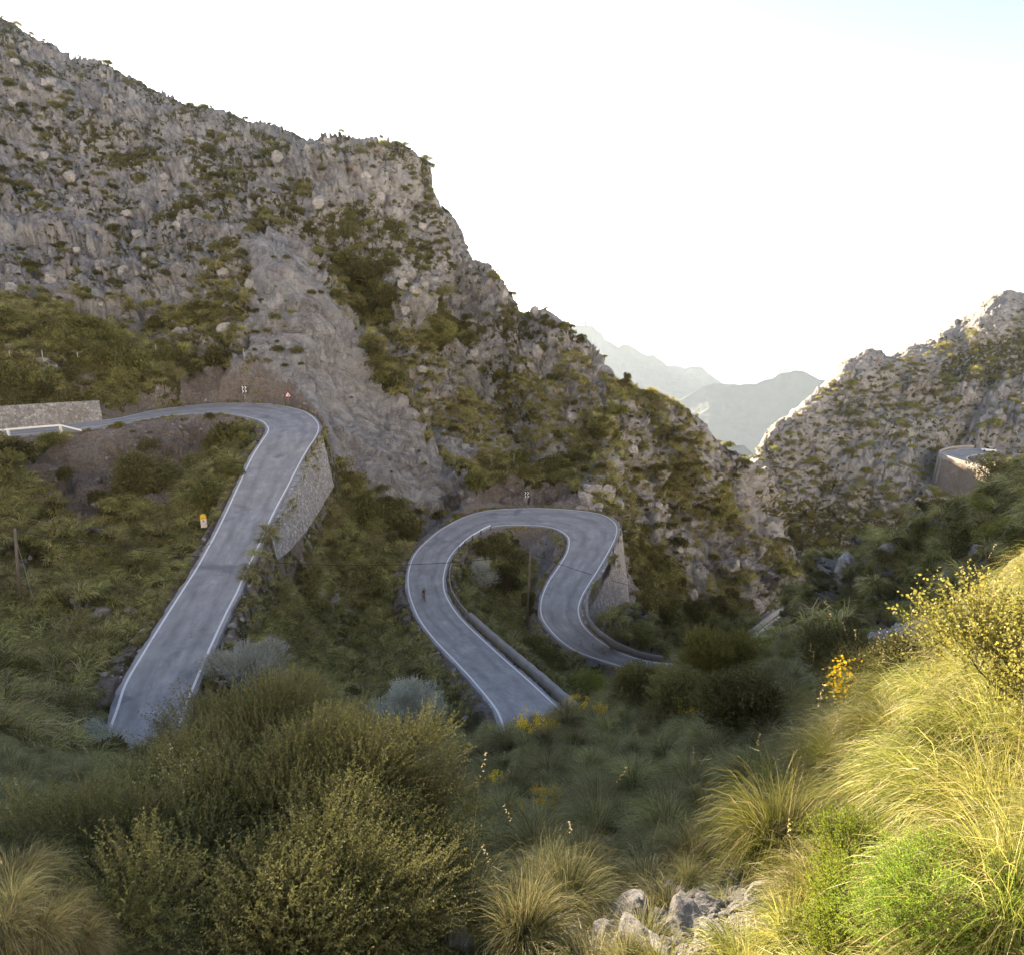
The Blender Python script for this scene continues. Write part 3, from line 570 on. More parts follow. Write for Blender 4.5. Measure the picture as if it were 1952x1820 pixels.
# ground height under a world point: nearest grid node
def zat(x,y):
    t=math.atan2(x,y); i=min(NC-1,max(0,int(round((t-th[0])/(th[-1]-th[0])*(NC-1))))); r=math.hypot(x,y)
    j=int(np.searchsorted(R[i],r)); j=min(NR-1,max(0,j)); return G[i*NR+j,2]
# ------------------------------------------------------------------ road sheets
def ribbon(name,A,B,mat,uvw=True):
    n=len(A); V=np.r_[A,B]; me=mesh(name,V,np.array([[i,n+i,n+i+1,i+1] for i in range(n-1)]),True,mat=mat)
    s=np.r_[0,np.cumsum(np.linalg.norm(np.diff((A+B)/2,axis=0),axis=1))]
    uv=me.uv_layers.new(name='UVMap'); li=np.zeros(len(me.loops),np.int32); me.loops.foreach_get('vertex_index',li)
    u=np.stack([np.where(li<n,0,1),s[li%n]],1).astype(np.float32); uv.data.foreach_set('uv',u.ravel()); return me
def offset(A,B,ta,tb,dz=0):
    """points at ta and tb metres measured outward from the A and B edges"""
    d=(B-A); w=np.linalg.norm(d,axis=1)[:,None]; d=d/w; z=np.array([0,0,dz]); return A-d*ta+z,B+d*tb+z
allA=np.vstack([A1,Al[1:-1],A2,A3[1:]]); allB=np.vstack([B1,Bl[1:-1],B2,B3[1:]])
def finer(A,B,step):
    m=(A+B)/2; s=np.r_[0,np.cumsum(np.linalg.norm(np.diff(m,axis=0),axis=1))]; t=np.linspace(0,s[-1],int(s[-1]/step)); return [np.stack([np.interp(t,s,X[:,k]) for k in range(3)],1) for X in (A,B)]
def roadsheet(A,B,name):
    n=len(A); e=.36+.16*fbm(A*1.3,4,3)[:,None]; e2=.36+.16*fbm(B*1.3,4,4)[:,None]; a,b=offset(A,B,e,e2)
    a2,b2=offset(A,B,e+.12,e2+.12,-.55)
    V=np.r_[a2,a,b,b2]; f=[[k*n+i,(k+1)*n+i,(k+1)*n+i+1,k*n+i+1] for k in range(3) for i in range(n-1)]
    me=mesh(name,V,np.array(f),False,mat=M['asphalt'])
    s=np.r_[0,np.cumsum(np.linalg.norm(np.diff((A+B)/2,axis=0),axis=1))]; uv=me.uv_layers.new(name='UVMap'); li=np.zeros(len(me.loops),np.int32); me.loops.foreach_get('vertex_index',li)
    k=li//n; uv.data.foreach_set('uv',np.stack([np.clip((k-1.),0,1),s[li%n]],1).astype(np.float32).ravel())
    return tag(ob(name,me),kind='structure')
roadsheet(*finer(allA,allB,.22),'road'); roadsheet(A4,B4,'road')
def lines(A,B,name,w=.17):
    V=[];Fc=[];n=len(A)
    a0,_=offset(A,B,w/2,0,.006); a1,_=offset(A,B,-w/2,0,.006); _,b0=offset(A,B,0,-w/2,.006); _,b1=offset(A,B,0,w/2,.006)
    V=np.r_[a0,a1,b0,b1]; Fc=[[i,n+i,n+i+1,i+1] for i in range(n-1)]+[[2*n+i,3*n+i,3*n+i+1,2*n+i+1] for i in range(n-1)]
    return tag(ob(name,mesh(name,V,np.array(Fc),True,mat=M['paint'])),kind='structure')
lines(allA,allB,'road_marking'); lines(A4,B4,'road_marking',.35)
# ------------------------------------------------------------------ far ridges and the sea
def far_ridge(name,L,r0,depth,zb,seed,amp,mat):
    L=np.array(L,float); nx,ny=520,130; xs=np.linspace(L[0,0],L[-1,0],nx); ys=np.interp(xs,L[:,0],L[:,1])
    top=at_r(xs,ys,r0); u=np.linspace(-.5,1,ny)
    dirv=top[:,:2]/np.linalg.norm(top[:,:2],axis=1)[:,None]; V=np.zeros((nx,ny,3))
    for j,t in enumerate(u):
        V[:,j,:2]=top[:,:2]-dirv*(t*depth); V[:,j,2]=top[:,2]+(zb-top[:,2])*abs(t)**.8*(1 if t>0 else 1.3)
    V=V.reshape(-1,3); tt=np.tile(u,nx); w=np.clip(np.abs(tt)*5,0,1)
    V[:,2]+=amp*(ridged(V/amp/6,5,seed)-.25)*w*.8; V[:,2]+=amp*.10*fbm(V/amp*1.3,3,seed+5)
    i=np.arange(nx*ny).reshape(nx,ny); f=np.stack([i[:-1,:-1],i[:-1,1:],i[1:,1:],i[1:,:-1]],-1).reshape(-1,4)
    return tag(ob(name,mesh(name,V,f,True,mat=mat)),kind='structure')
mfar=simple('distant rock',(.09,.09,.09),.95,0,.35,.012)
RA=[(700,560),(900,600),(1040,650),(1080,634),(1088,626),(1100,621),(1128,620),(1138,630),(1146,634),(1152,646),(1162,652),(1178,663),(1188,656),(1200,657),(1216,668),(1230,677),(1246,676),(1258,686),(1272,697),(1290,697),(1305,702),(1318,698),(1338,700),(1350,712),(1372,728),(1400,742),(1460,770),(1600,800),(1800,820)]
RB=[(1000,900),(1150,830),(1250,790),(1320,748),(1345,736),(1362,731),(1385,733),(1410,734),(1440,731),(1462,722),(1475,720),(1488,711),(1502,710),(1515,706),(1533,708),(1548,717),(1562,725),(1580,727),(1650,740),(1800,760),(2200,800)]
RC=[(1300,900),(1360,870),(1388,856),(1400,850),(1418,849),(1432,862),(1480,900),(1560,940)]
far_ridge('distant_mountain',RA,6600,760,-1050,60,100,mfar); far_ridge('distant_mountain',RB,4700,620,-1050,70,85,mfar); far_ridge('distant_mountain',RC,2400,480,-900,80,22,mfar)
sea_m,_nt,_p=newmat('sea water'); _p.inputs['Base Color'].default_value=(.03,.06,.08,1); _p.inputs['Roughness'].default_value=.25; bump(_nt,_p,noise(_nt,.02,4),.3,4)
_s=[]; 
tag(ob('sea',mesh('sea',[(-30000,700,-1000),(30000,700,-1000),(30000,45000,-1000),(-30000,45000,-1000)],np.array([[0,1,2,3]]),mat=sea_m)),kind='structure')
# unseen slope added behind the camera, steep and pale to bounce sunlight forward
_n=120; _a=np.linspace(.86,2*math.pi-.86,_n); _rr=np.exp(np.linspace(math.log(1.3),math.log(600),110)); AA,RRb=np.meshgrid(_a,_rr,indexing='ij')
Xb,Yb=RRb*np.sin(AA),RRb*np.cos(AA)
_sl=samp(np.clip(np.where(AA<math.pi,AA,AA-2*math.pi),TH0+.003,TH1-.003).ravel(),np.log(RRb).ravel()).reshape(AA.shape)*RRb
Zb=-2.2+np.where(Yb<0,-Yb*.80,-Yb*.2)+.12*Xb; Zb=np.minimum(Zb,210+.1*Zb)
_ed=np.minimum(AA-.86,2*math.pi-.86-AA); _wb=sstep(0,.7,_ed); Zb=_sl*(1-_wb)+Zb*_wb
Vb=np.stack([Xb,Yb,Zb],-1).reshape(-1,3); Vb[:,2]+=np.where(np.hypot(Vb[:,0],Vb[:,1])>15,ridged(Vb/20,4,7)*2.5,0)*np.clip(_ed.ravel()*4,0,1)
_i=np.arange(_n*110).reshape(_n,110); _f=np.stack([_i[:-1,:-1],_i[:-1,1:],_i[1:,1:],_i[1:,:-1]],-1).reshape(-1,4)
tag(ob('hillside',mesh('hillside',Vb,_f,True,{'cover':np.full(len(Vb),.2),'soil':np.zeros(len(Vb))},simple('pale bounce slope',(.54,.53,.53),.95,0,.3,.3))),kind='structure')
# ------------------------------------------------------------------ road furniture
def span(A,B,side,x0,x1,y0,y1,lo=0,hi=1):
    """stations whose edge point shows inside the given photo window"""
    E=A if side=='A' else B; q=pix(E); n=len(E); k=np.arange(n)
    i=np.nonzero((q[:,0]>=x0)&(q[:,0]<=x1)&(q[:,1]>=y0)&(q[:,1]<=y1)&(k>=lo*n)&(k<=hi*n))[0]; return slice(i.min(),i.max()+1)
def edge(A,B,side,off,sl,dz=0):
    a,b=offset(A,B,off if side=='A' else 0,off if side=='B' else 0,dz); return (a if side=='A' else b)[sl]
def retaining(name,A,B,side,sl,mat,label,rise=.0,batter=.13,minh=1.,maxh=14,th=.45,cap=.0,group=None,extra=None):
    t0=edge(A,B,side,.40,sl); t1=edge(A,B,side,.40+th,sl); far=edge(A,B,side,1.9,sl); q=edge(A,B,side,1.,sl)-edge(A,B,side,0,sl); q[:,2]=0
    n=len(t0); k=8; base=np.array([min(zat(*p[:2]),zat(*(p+d*1.5)[:2])) for p,d in zip(far,q)])
    ker=np.ones(9)/9; base=np.convolve(np.pad(base,4,'edge'),ker,'valid')
    H=np.clip(t1[:,2]-base,minh,maxh)+.6
    if extra: H=np.minimum(H,np.interp(pix(t0)[:,1],*extra)+.6)
    V=[t0+[0,0,rise-.5],t0+[0,0,rise],t1+[0,0,rise]]
    for j in range(1,k+1):
        h=H*j/k; V.append(t1+q*(h*batter)[:,None]+np.stack([h*0,h*0,rise-h],1))
    V=np.concatenate(V); V+=np.stack([fbm(V*1.2,3,3),fbm(V*1.2,3,4),fbm(V*.9,3,5)],1)*.08; m=k+3
    f=np.array([[r*n+i,(r+1)*n+i,(r+1)*n+i+1,r*n+i+1] for r in range(m-1) for i in range(n-1)])
    ends=[[ (r)*n for r in range(m)],[r*n+n-1 for r in range(m)][::-1]]
    bm=MB(); bm.add(V,f)
    for e in ends:
        c=V[e].mean(0); bm.add(np.vstack([c,V[e]]),None,[(0,i+1,(i+1)%m+1) for i in range(m)])
    return tag(ob(name,bm.me(name,mat)),label,'wall',group)
s1=span(A1,B1,'B',500,612,792,1046,.5); retaining('retaining_wall',A1,B1,'B',s1,M['wall'],'grey stone retaining wall under the outer edge of the upper straight road',extra=([800,875,927,980,1030,1046],[7,6.2,5,3.6,1.6,.6]))
s2=span(A2,B2,'B',1099,1180,983,1188,.5); retaining('retaining_wall',A2,B2,'B',s2,M['wallp'],'tall fan-shaped pebbled stone wall holding up the lower hairpin bend',batter=.16,maxh=13)
s4=slice(60,158); retaining('retaining_wall',A4,B4,'B',s4,M['wallr'],'pale sunlit retaining wall below the far road loop on the mountain',rise=.9,batter=.06,minh=7,maxh=12,th=.7)
# roadside stone wall, upper left
q=pix(B1); sw=np.nonzero(q[:,0]<202)[0]; sw=slice(sw.min(),sw.max()+1)
P=edge(A1,B1,'B',.75,sw); d=edge(A1,B1,'B',1.4,sw)-P; d[:,2]=0; h=np.interp(q[sw][:,0],[-160,0,200],[3.6,3.3,2.75])
n=len(P); up=np.array([0,0,1.])
V=np.concatenate([P-up*.4,P+d*.25+h[:,None]*up,P+d*.9+h[:,None]*up,P+d*1.6-up*.4]); f=np.array([[r*n+i,(r+1)*n+i,(r+1)*n+i+1,r*n+i+1] for r in range(3) for i in range(n-1)])
bm=MB(); bm.add(V,f); bm.add(V[[n-1,2*n-1,3*n-1,4*n-1]],[(0,1,2,3)]); tag(ob('stone_wall',bm.me('stone_wall',M['wall'])),'dry stone wall standing along the far side of the upper left road','wall')
# rounded parapets
RP=[(-.24,-.5),(-.24,.42),(-.20,.52),(-.12,.57),(0,.58),(.12,.57),(.20,.52),(.24,.42),(.24,-.5)]
def parapet(A,B,side,off,sl,label,sc=1,mat='conc',seg=True):
    P=dens(edge(A,B,side,off,sl),step=.5); P=P+np.stack([0*P[:,0],0*P[:,0],fbm(P*.8,2,5)*.09],1); P[:,:2]+=.05*np.stack([fbm(P*1.1,2,6),fbm(P*1.1,2,7)],1)
    b=MB(); b.sweep(P,[(x*sc,z*sc) for x,z in RP]); return tag(ob('parapet',b.me('parapet',M[mat],True)),label,'parapet')
sp=span(A2,B2,'A',880,1078,1178,1362,0,.5); parapet(A2,B2,'A',1.0,sp,'rounded concrete parapet beside the lower road running down to the yellow flowers',1.15)
sp=span(A2,B2,'B',1100,1262,1150,1265,.5); parapet(A2,B2,'B',1.0,slice(sp.start,len(A2)-8),'curved stone parapet at the foot of the pebbled fan wall')
parapet(A3,B3,'B',1.0,slice(30,58),'short curved parapet on the lowest bit of road in the gorge',1.3)
# rails
def rail(A,B,side,off,sl,label,h=.75,step=2.0,railmat='wood',postmat='rust',r=.07,drop=None,pr=.075,ph=0):
    P=dens(edge(A,B,side,off,sl),step=.5); root=ob('guard_rail',None,loc=P[0]); tag(root,label,'guard rail'); P0=P-P[0]
    top=P0+[0,0,h]
    if drop: 
        k=len(top); e=np.linspace(0,1,drop)[:,None]; top=np.vstack([top,top[-1]+(top[-1]-top[-3])*e*2.2+[0,0,-1]*e*h])
    b=MB(); b.sweep(top,[(-r*.6,-r),(-r*.6,r),(r*.6,r),(r*.6,-r)]); ob('rail',b.me('rail',M[railmat]),root)
    k=max(2,int(len(P)*.5/step)); 
    for i in np.linspace(0,len(P)-1,k).astype(int):
        b=MB(); b.box(P0[i]+[0,0,(h-.9-ph)/2],(pr*2,pr*2,h+.9+ph-.02)); ob('post',b.me('post',M[postmat]),root)
    return root
sp=span(A1,B1,'B',536,612,770,882,.3); rail(A1,B1,'B',.75,sp,'weathered rail curving round the outside of the upper hairpin',step=2.4,ph=.5)
sp=span(A2,B2,'B',1128,1180,975,1052,.4); rail(A2,B2,'B',.75,sp,'pale wooden rail round the outside of the lower hairpin',step=2.4,ph=.5)
sp=span(A2,B2,'A',866,930,1004,1052,.2,.7); rail(A2,B2,'A',.6,sp,'low rail with dark posts on the inner curve above the cyclist',h=.55,step=1.9,railmat='white')
sp=span(A2,B2,'A',840,886,1080,1180,0,.5); rail(A2,B2,'A',.8,sp,'thin pale rail on the inner kerb beside the cyclist',h=.5,step=4.,railmat='conc',postmat='conc',r=.09)
q=pix(A1); sp=np.nonzero(q[:,0]<118)[0]; rail(A1,B1,'A',1.0,slice(sp.min(),sp.max()+1),'white rail with tall posts on the near side of the upper left road',h=.95,step=3.4,railmat='white',postmat='white',r=.11,drop=5,pr=.12)
# ------------------------------------------------------------------ signs
def facing(p): return math.atan2(-p[0],p[1])   # z rotation that turns +Y side away from the camera
def roadside(A,B,side,px,py,off):
    q=pix(A if side=='A' else B); i=int(np.argmin(np.hypot(*(q-[px,py]).T))); p=edge(A,B,side,off,slice(i,i+1))[0]; return p
def chevron_sign(p,label,hpost=1.6):
    root=tag(ob('chevron_sign',None,loc=p,rot=(0,0,facing(p))),label,'road sign','chevron signs on the hairpins')
    b=MB(); b.tube([(0,.05,-.4),(0,.05,hpost+1.25)],.035); ob('post',b.me('post',M['steel']),root)
    b=MB(); b.box((0,0,hpost+.62),(.92,.03,1.3)); board=ob('board',b.me('board',M['black']),root)
    b=MB()
    for i in range(2):
        for j in range(2):
            cx,cz=-.22+.44*i,hpost+.3+.62*j; w=.15
            V=[(cx-.17,-.02,cz+.25),(cx-.17+w,-.02,cz+.25),(cx+.2,-.02,cz),(cx+.2-w,-.02,cz),(cx-.17,-.02,cz-.25),(cx-.17+w,-.02,cz-.25)]
            b.add(V,[(0,1,2,3),(3,2,5,4)])
    ob('chevrons',b.me('chevrons',M['white']),board); return root
chevron_sign(roadside(A1,B1,'B',469,768,.9),'black sign with four white chevrons beside the upper hairpin')
chevron_sign(roadside(A2,B2,'B',1006,969,.9),'black sign with four white chevrons beside the lower hairpin')
p=roadside(A1,B1,'B',541,775,.9); root=tag(ob('warning_sign',None,loc=p,rot=(0,0,facing(p))),'red-edged triangular warning sign against the rock by the upper hairpin','road sign')
b=MB(); b.tube([(0,.05,-.4),(0,.05,1.9)],.035); ob('post',b.me('post',M['steel']),root)
def tri(s,y,z): return [(-s,y,z-s*.58),(s,y,z-s*.58),(0,y,z+s*1.15)]
b=MB(); b.add(tri(.5,-.01,1.75)+tri(.5,.02,1.75),None,[(0,1,2),(3,5,4)]); b.add(tri(.5,-.01,1.75)+tri(.5,.02,1.75),[(0,3,4,1),(1,4,5,2),(2,5,3,0)]); bd=ob('board',b.me('board',M['red']),root)
b=MB(); b.add(tri(.34,-.014,1.74),None,[(0,1,2)]); ob('face',b.me('face',M['white']),bd)
b=MB(); b.add([(-.02,-.018,1.6),(.15,-.018,1.6),(.13,-.018,1.74),(.02,-.018,1.93),(-.07,-.018,1.78)],None,[(0,1,2),(0,2,3),(0,3,4)]); ob('symbol',b.me('symbol',M['black']),bd)
# kilometre stone
p=roadside(A1,B1,'A',423,994,1.7)+[0,0,.1]; p[2]=max(p[2]-.1,zat(p[0],p[1])); root=tag(ob('kilometre_stone',None,loc=p,rot=(0,0,facing(p))),'yellow topped white kilometre stone with the number 4 beside the upper road','kilometre stone'); root.scale=(.92,1,.80)
def slab(z0,z1,arc,w=.31,t=.09):
    pr=[(-w,z0),(w,z0)]+([(w*math.cos(a),z1+w*math.sin(a)) for a in np.linspace(0,math.pi,10)] if arc else [(w,z1),(-w,z1)])
    n=len(pr); b=MB(); V=[(x,-t,z) for x,z in pr]+[(x,t,z) for x,z in pr]+[(0,-t,(z0+z1)/2),(0,t,(z0+z1)/2)]
    b.add(V,[(i,(i+1)%n,(i+1)%n+n,i+n) for i in range(n)],[(2*n,i,(i+1)%n) for i in range(n)][::-1]+[(2*n+1,(i+1)%n+n,i+n) for i in range(n)]); return b
ob('base',slab(-.5,.62,False,t=.088).me('base',M['cream']),root); ob('cap',slab(.622,.95,True).me('cap',M['yellow']),root)
b=MB(); b.box((0,-.094,.70),(.56,.004,.09)); ob('stripe',b.me('stripe',simple('orange paint',(.75,.22,.02),.6)),root)
b=MB(); 
for c,s in (((.03,-.093,.36),(.045,.006,.30)),((-.02,-.093,.32),(.17,.006,.045)),((-.055,-.0935,.41),(.045,.006,.16))): b.box(c,s)
ob('numeral',b.me('numeral',M['black']),root)
# ------------------------------------------------------------------ fences, poles, cables
def fence(pts,h,label):
    B0=[gnd(x,y) for x,y in pts]; root=tag(ob('wire_fence',None,loc=B0[0]),label,'fence')
    for p in B0:
        b=MB(); o=p-B0[0]; b.tube([o-[0,0,.3],o+[.02,0,h]],.06,5); ob('post',b.me('post',M['wood'] if False else M['steel']),root)
    b=MB()
    for a,c in zip(B0[:-1],B0[1:]):
        for k in (.25,.5,.75,.97): b.tube([a-B0[0]+[0,0,h*k],(a+c)/2-B0[0]+[0,0,h*k-.06],c-B0[0]+[0,0,h*k]],.008,3,False)
    ob('wires',b.me('wires',M['cable']),root)
fence([(-60,700),(22,697),(83,692),(150,701),(202,694),(252,677),(301,682),(348,680),(464,686)],2.1,'wire fence on thin pale posts along the slope above the stone wall')
fence([(868,884),(894,886),(936,884),(979,882),(1024,880)],2.0,'wire fence on thin posts on the scrub above the lower hairpin')
def polething(px0,py0,px1,py1,label):
    p=gnd(px0,py0); r=math.hypot(p[0],p[1]); t=at_r(px1,py1,r*.995); v=t-p; root=tag(ob('utility_pole',None,loc=p),label,'utility pole')
    b=MB(); b.tube([-v*.05,v*.5,v],[.16,.13,.10],8); ob('shaft',b.me('shaft',M['wood'],True),root)
    b=MB(); b.tube([v*.965+[-.3,0,0],v*.965+[.3,0,0]],.05,6); ob('crossarm',b.me('crossarm',M['wood']),root); return p+v*.965,root,v,p
T1,_,_,_=polething(1003,1195,1011,1050,'dark wooden utility pole rising from the grass inside the lower bend')
T0,rt,v0,p0=polething(40,1155,28,1007,'leaning weathered utility pole on the dark slope at the left edge')
b=MB(); g0=gnd(66,1150)-p0; b.tube([v0*.9,g0],.03,4); ob('guy_wire',b.me('guy_wire',M['steel']),rt)
def cable(a,c,sag,label,r=.035):
    t=np.linspace(0,1,40)[:,None]; P=a+(c-a)*t; P[:,2]-=(4*sag*t*(1-t))[:,0]; b=MB(); b.tube(P-P[0],r,5); tag(ob('overhead_cable',b.me('overhead_cable',M['cable'],True),loc=P[0]),label,'cable')
T2=gnd(1420,1170)+[0,0,2.5]
cable(T0,T1,2.2,'thin dark cable strung across both roads between the two poles')
cable(T1,T2,1.6,'thin dark cable running from the inner pole towards the gorge')
# ------------------------------------------------------------------ watchtower on the far ridge
tp=at_r(1116,619,6600); b=MB(); root=tag(ob('watchtower',None,loc=tp+[0,0,48]),'tiny watchtower on the highest point of the hazy far ridge','tower')
b.tube([(0,0,-90),(0,0,-12)],[18,14],12); b.tube([(0,0,-10),(0,0,10)],[14,14],12); ob('tower_body',b.me('tower_body',mfar),root)
b=MB(); b.tube([(0,0,10.6),(0,0,16)],[18,18],12); ob('battlement',b.me('battlement',mfar),root)
# ------------------------------------------------------------------ car on the far loop
p=at_z(1884,860.5,-50.); q=pix(B4); i=int(np.argmin(np.hypot(*(q-[1884,857]).T))); dv=B4[i+3]-B4[i-3]; yaw=math.atan2(dv[1],dv[0])
root=tag(ob('car',None,loc=p,rot=(0,0,yaw)),'small white car on the far road loop','car')
def loft(secs,mat,nm,par):
    """secs: list of (x, halfwidth low, halfwidth high, z low, z high)"""
    V=[];F_=[]
    for x,a,c,z0,z1 in secs: V+=[(x,-a,z0),(x,-a*1.02,(z0+z1)/2),(x,-c,z1),(x,c,z1),(x,a*1.02,(z0+z1)/2),(x,a,z0)]
    n=len(secs); F_=[(i*6+k,i*6+(k+1)%6,(i+1)*6+(k+1)%6,(i+1)*6+k) for i in range(n-1) for k in range(6)]+[(0,1,4,5),(1,2,3,4)]+[tuple(6*(n-1)+j for j in t) for t in ((5,4,1,0),(4,3,2,1))]
    b=MB(); b.add(V,F_); return ob(nm,b.me(nm,mat,True),par)
loft([(-2.05,.75,.70,.35,.80),(-1.9,.85,.78,.28,.95),(-.9,.87,.80,.25,1.0),(.7,.87,.80,.25,.98),(1.7,.84,.74,.28,.82),(2.05,.72,.66,.35,.68)],M['carpaint'],'body',root)
loft([(-1.75,.74,.6,.95,1.0),(-1.25,.76,.6,.97,1.42),(.1,.76,.62,.97,1.46),(.95,.74,.6,.95,1.0)],M['glass'],'windows',root)
loft([(-1.2,.62,.58,1.43,1.46),(-.5,.63,.6,1.45,1.5),(.05,.62,.58,1.45,1.48)],M['carpaint'],'roof',root)
for x in(-1.3,1.3):
    for y in(-.82,.82):
        b=MB(); b.tube([(x,y-.1,.32),(x,y+.1,.32)],.32,14); ob('wheel',b.me('wheel',M['tyre']),root)
# ------------------------------------------------------------------ cyclist
p=at_z(808,1144,-35.); k=np.argmin(np.hypot(*(pix((A2+B2)/2)-[808,1144]).T)); p[2]=(A2+B2)[k,2]/2; 
dv=A2[k-6]-A2[k+6]; yaw=math.atan2(dv[1],dv[0])+.12
bike=tag(ob('bicycle',None,loc=p+[0,0,.012],rot=(0,0,yaw)),'dark road bicycle ridden down the lower road','bicycle')
for x in(-.5,.5):
    b=MB(); t=np.linspace(0,2*math.pi,29); b.tube([(x+.335*math.cos(a),0,.34+.335*math.sin(a)) for a in t],.016,6,False); wh=ob('wheel',b.me('wheel',M['tyre'],True),bike)
    b=MB(); 
    for a in np.linspace(0,2*math.pi,15)[:-1]: b.tube([(x,0,.34),(x+.32*math.cos(a),0,.34+.32*math.sin(a))],.003,3,False)
    b.tube([(x,-.04,.34),(x,.04,.34)],.025,8); ob('spokes',b.me('spokes',M['steel']),wh)
b=MB()
for a,c,r in (((-.08,0,.30),(-.22,0,.86),.018),((-.08,0,.30),(.38,0,.78),.022),((-.2,0,.80),(.37,0,.86),.018),((-.5,.0,.34),(-.08,0,.30),.012),((-.5,0,.34),(-.2,0,.80),.011),((.38,0,.92),(.40,0,.72),.022)): b.tube([a,c],r,6)
for s in(-.05,.05): b.tube([(.40,s*.6,.72),(.46,s,.5),(.5,s,.34)],.012,6)
ob('frame',b.me('frame',M['frame'],True),bike)
b=MB(); b.tube([(.42,-.21,.97),(.42,.21,.97)],.014,6)
for s in(-.21,.21): b.tube([(.42,s,.97),(.52,s,.97),(.55,s,.92),(.52,s,.85),(.44,s,.83)],.014,6)
ob('handlebar',b.me('handlebar',M['tyre'],True),bike)
b=MB(); b.tube([(-.34,0,.955),(-.24,0,.965),(-.12,0,.955),(-.06,0,.95)],[.07,.065,.03,.015],8); ob('saddle',b.me('saddle',M['tyre'],True),bike)
b=MB(); b.tube([(-.08,-.06,.30),(-.08,.06,.30)],.09,12); b.tube([(-.08,.07,.30),(.02,.09,.16)],.012,5); b.tube([(-.08,-.07,.30),(-.18,-.09,.44)],.012,5)
for s,x,z in((.13,.02,.16),(-.13,-.18,.44)): b.box((x,s,z),(.09,.09,.02))
ob('crank',b.me('crank',M['steel']),bike)
def skinned(name,J,E,mat,parent=None,sub=2,**kw):
    me=bpy.data.meshes.new(name); me.from_pydata([j[:3] for j in J],E,[]); o=ob(name,me,parent,**kw)
    m=o.modifiers.new('s','SKIN'); m.use_smooth_shade=True
    for v,j in zip(me.skin_vertices[0].data,J): v.radius=(j[3],j[4] if len(j)>4 else j[3])
    me.skin_vertices[0].data[0].use_root=True
    o.modifiers.new('u','SUBSURF').levels=1; o.modifiers['u'].render_levels=1; me.materials.append(mat); return o
# riding pose: hips on the saddle, back bent forward, hands on the hoods, one knee up
J=[(-.22,0,1.02,.125,.14),(-.10,0,1.16,.12,.135),(.04,0,1.30,.12,.15),(.15,0,1.40,.10,.15),(.22,0,1.46,.055),(.28,0,1.53,.075),(.32,0,1.60,.095),(.33,0,1.67,.08),
 (.13,.17,1.37,.062),(.25,.235,1.18,.045),(.43,.215,1.05,.036),(.13,-.17,1.37,.062),(.25,-.235,1.18,.045),(.43,-.215,1.05,.036),
 (-.20,.10,.97,.095),(.13,.12,.72,.07),(.11,.12,.70,.066),(-.02,.125,.25,.045),(.09,.13,.19,.038),
 (-.20,-.10,.97,.095),(.17,-.125,.88,.07),(.15,-.125,.85,.066),(-.20,-.125,.53,.045),(-.12,-.13,.47,.038)]
Eg=[(0,1),(1,2),(2,3),(3,4),(4,5),(5,6),(6,7),(3,8),(8,9),(9,10),(3,11),(11,12),(12,13),(0,14),(14,15),(15,16),(16,17),(17,18),(0,19),(19,20),(20,21),(21,22),(22,23)]
Rp=Vector((0,0,0)); rider=skinned('person',J,Eg,M['skin'],None,loc=p+[0,0,.012],rot=(0,0,yaw)); tag(rider,'cyclist in dark red jersey and helmet bent over the handlebars of a bicycle','person')
skinned('jersey',[(-.17,0,1.09,.13,.15),(-.06,0,1.20,.135,.155),(.05,0,1.31,.135,.165),(.15,0,1.40,.105,.16),(.13,.175,1.37,.073),(.19,.215,1.27,.06),(.13,-.175,1.37,.073),(.19,-.215,1.27,.06)],[(0,1),(1,2),(2,3),(3,4),(4,5),(3,6),(6,7)],M['jersey'],rider)
skinned('shorts',[(-.22,0,1.03,.14,.155),(-.20,.10,.97,.108),(.02,.12,.80,.088),(-.20,-.10,.97,.108),(.04,-.12,.90,.088),(-.15,0,1.10,.13,.15)],[(0,1),(1,2),(0,3),(3,4),(0,5)],M['short'],rider)
skinned('helmet',[(.26,0,1.68,.085),(.34,0,1.70,.10),(.41,0,1.67,.07)],[(0,1),(1,2)],M['black'],rider)
for s in(-1,1):
    b=MB()
    for kf in range(5):
        a=.205*s+s*(kf-2)*.018; l=(.05,.085,.095,.09,.07)[kf]; b.tube([(.44,a,1.045),(.44+l*.6,a,1.035),(.44+l,a,1.0),(.44+l*.75,a,.975)],.009,5)
    ob('fingers',b.me('fingers',M['skin'],True),rider)
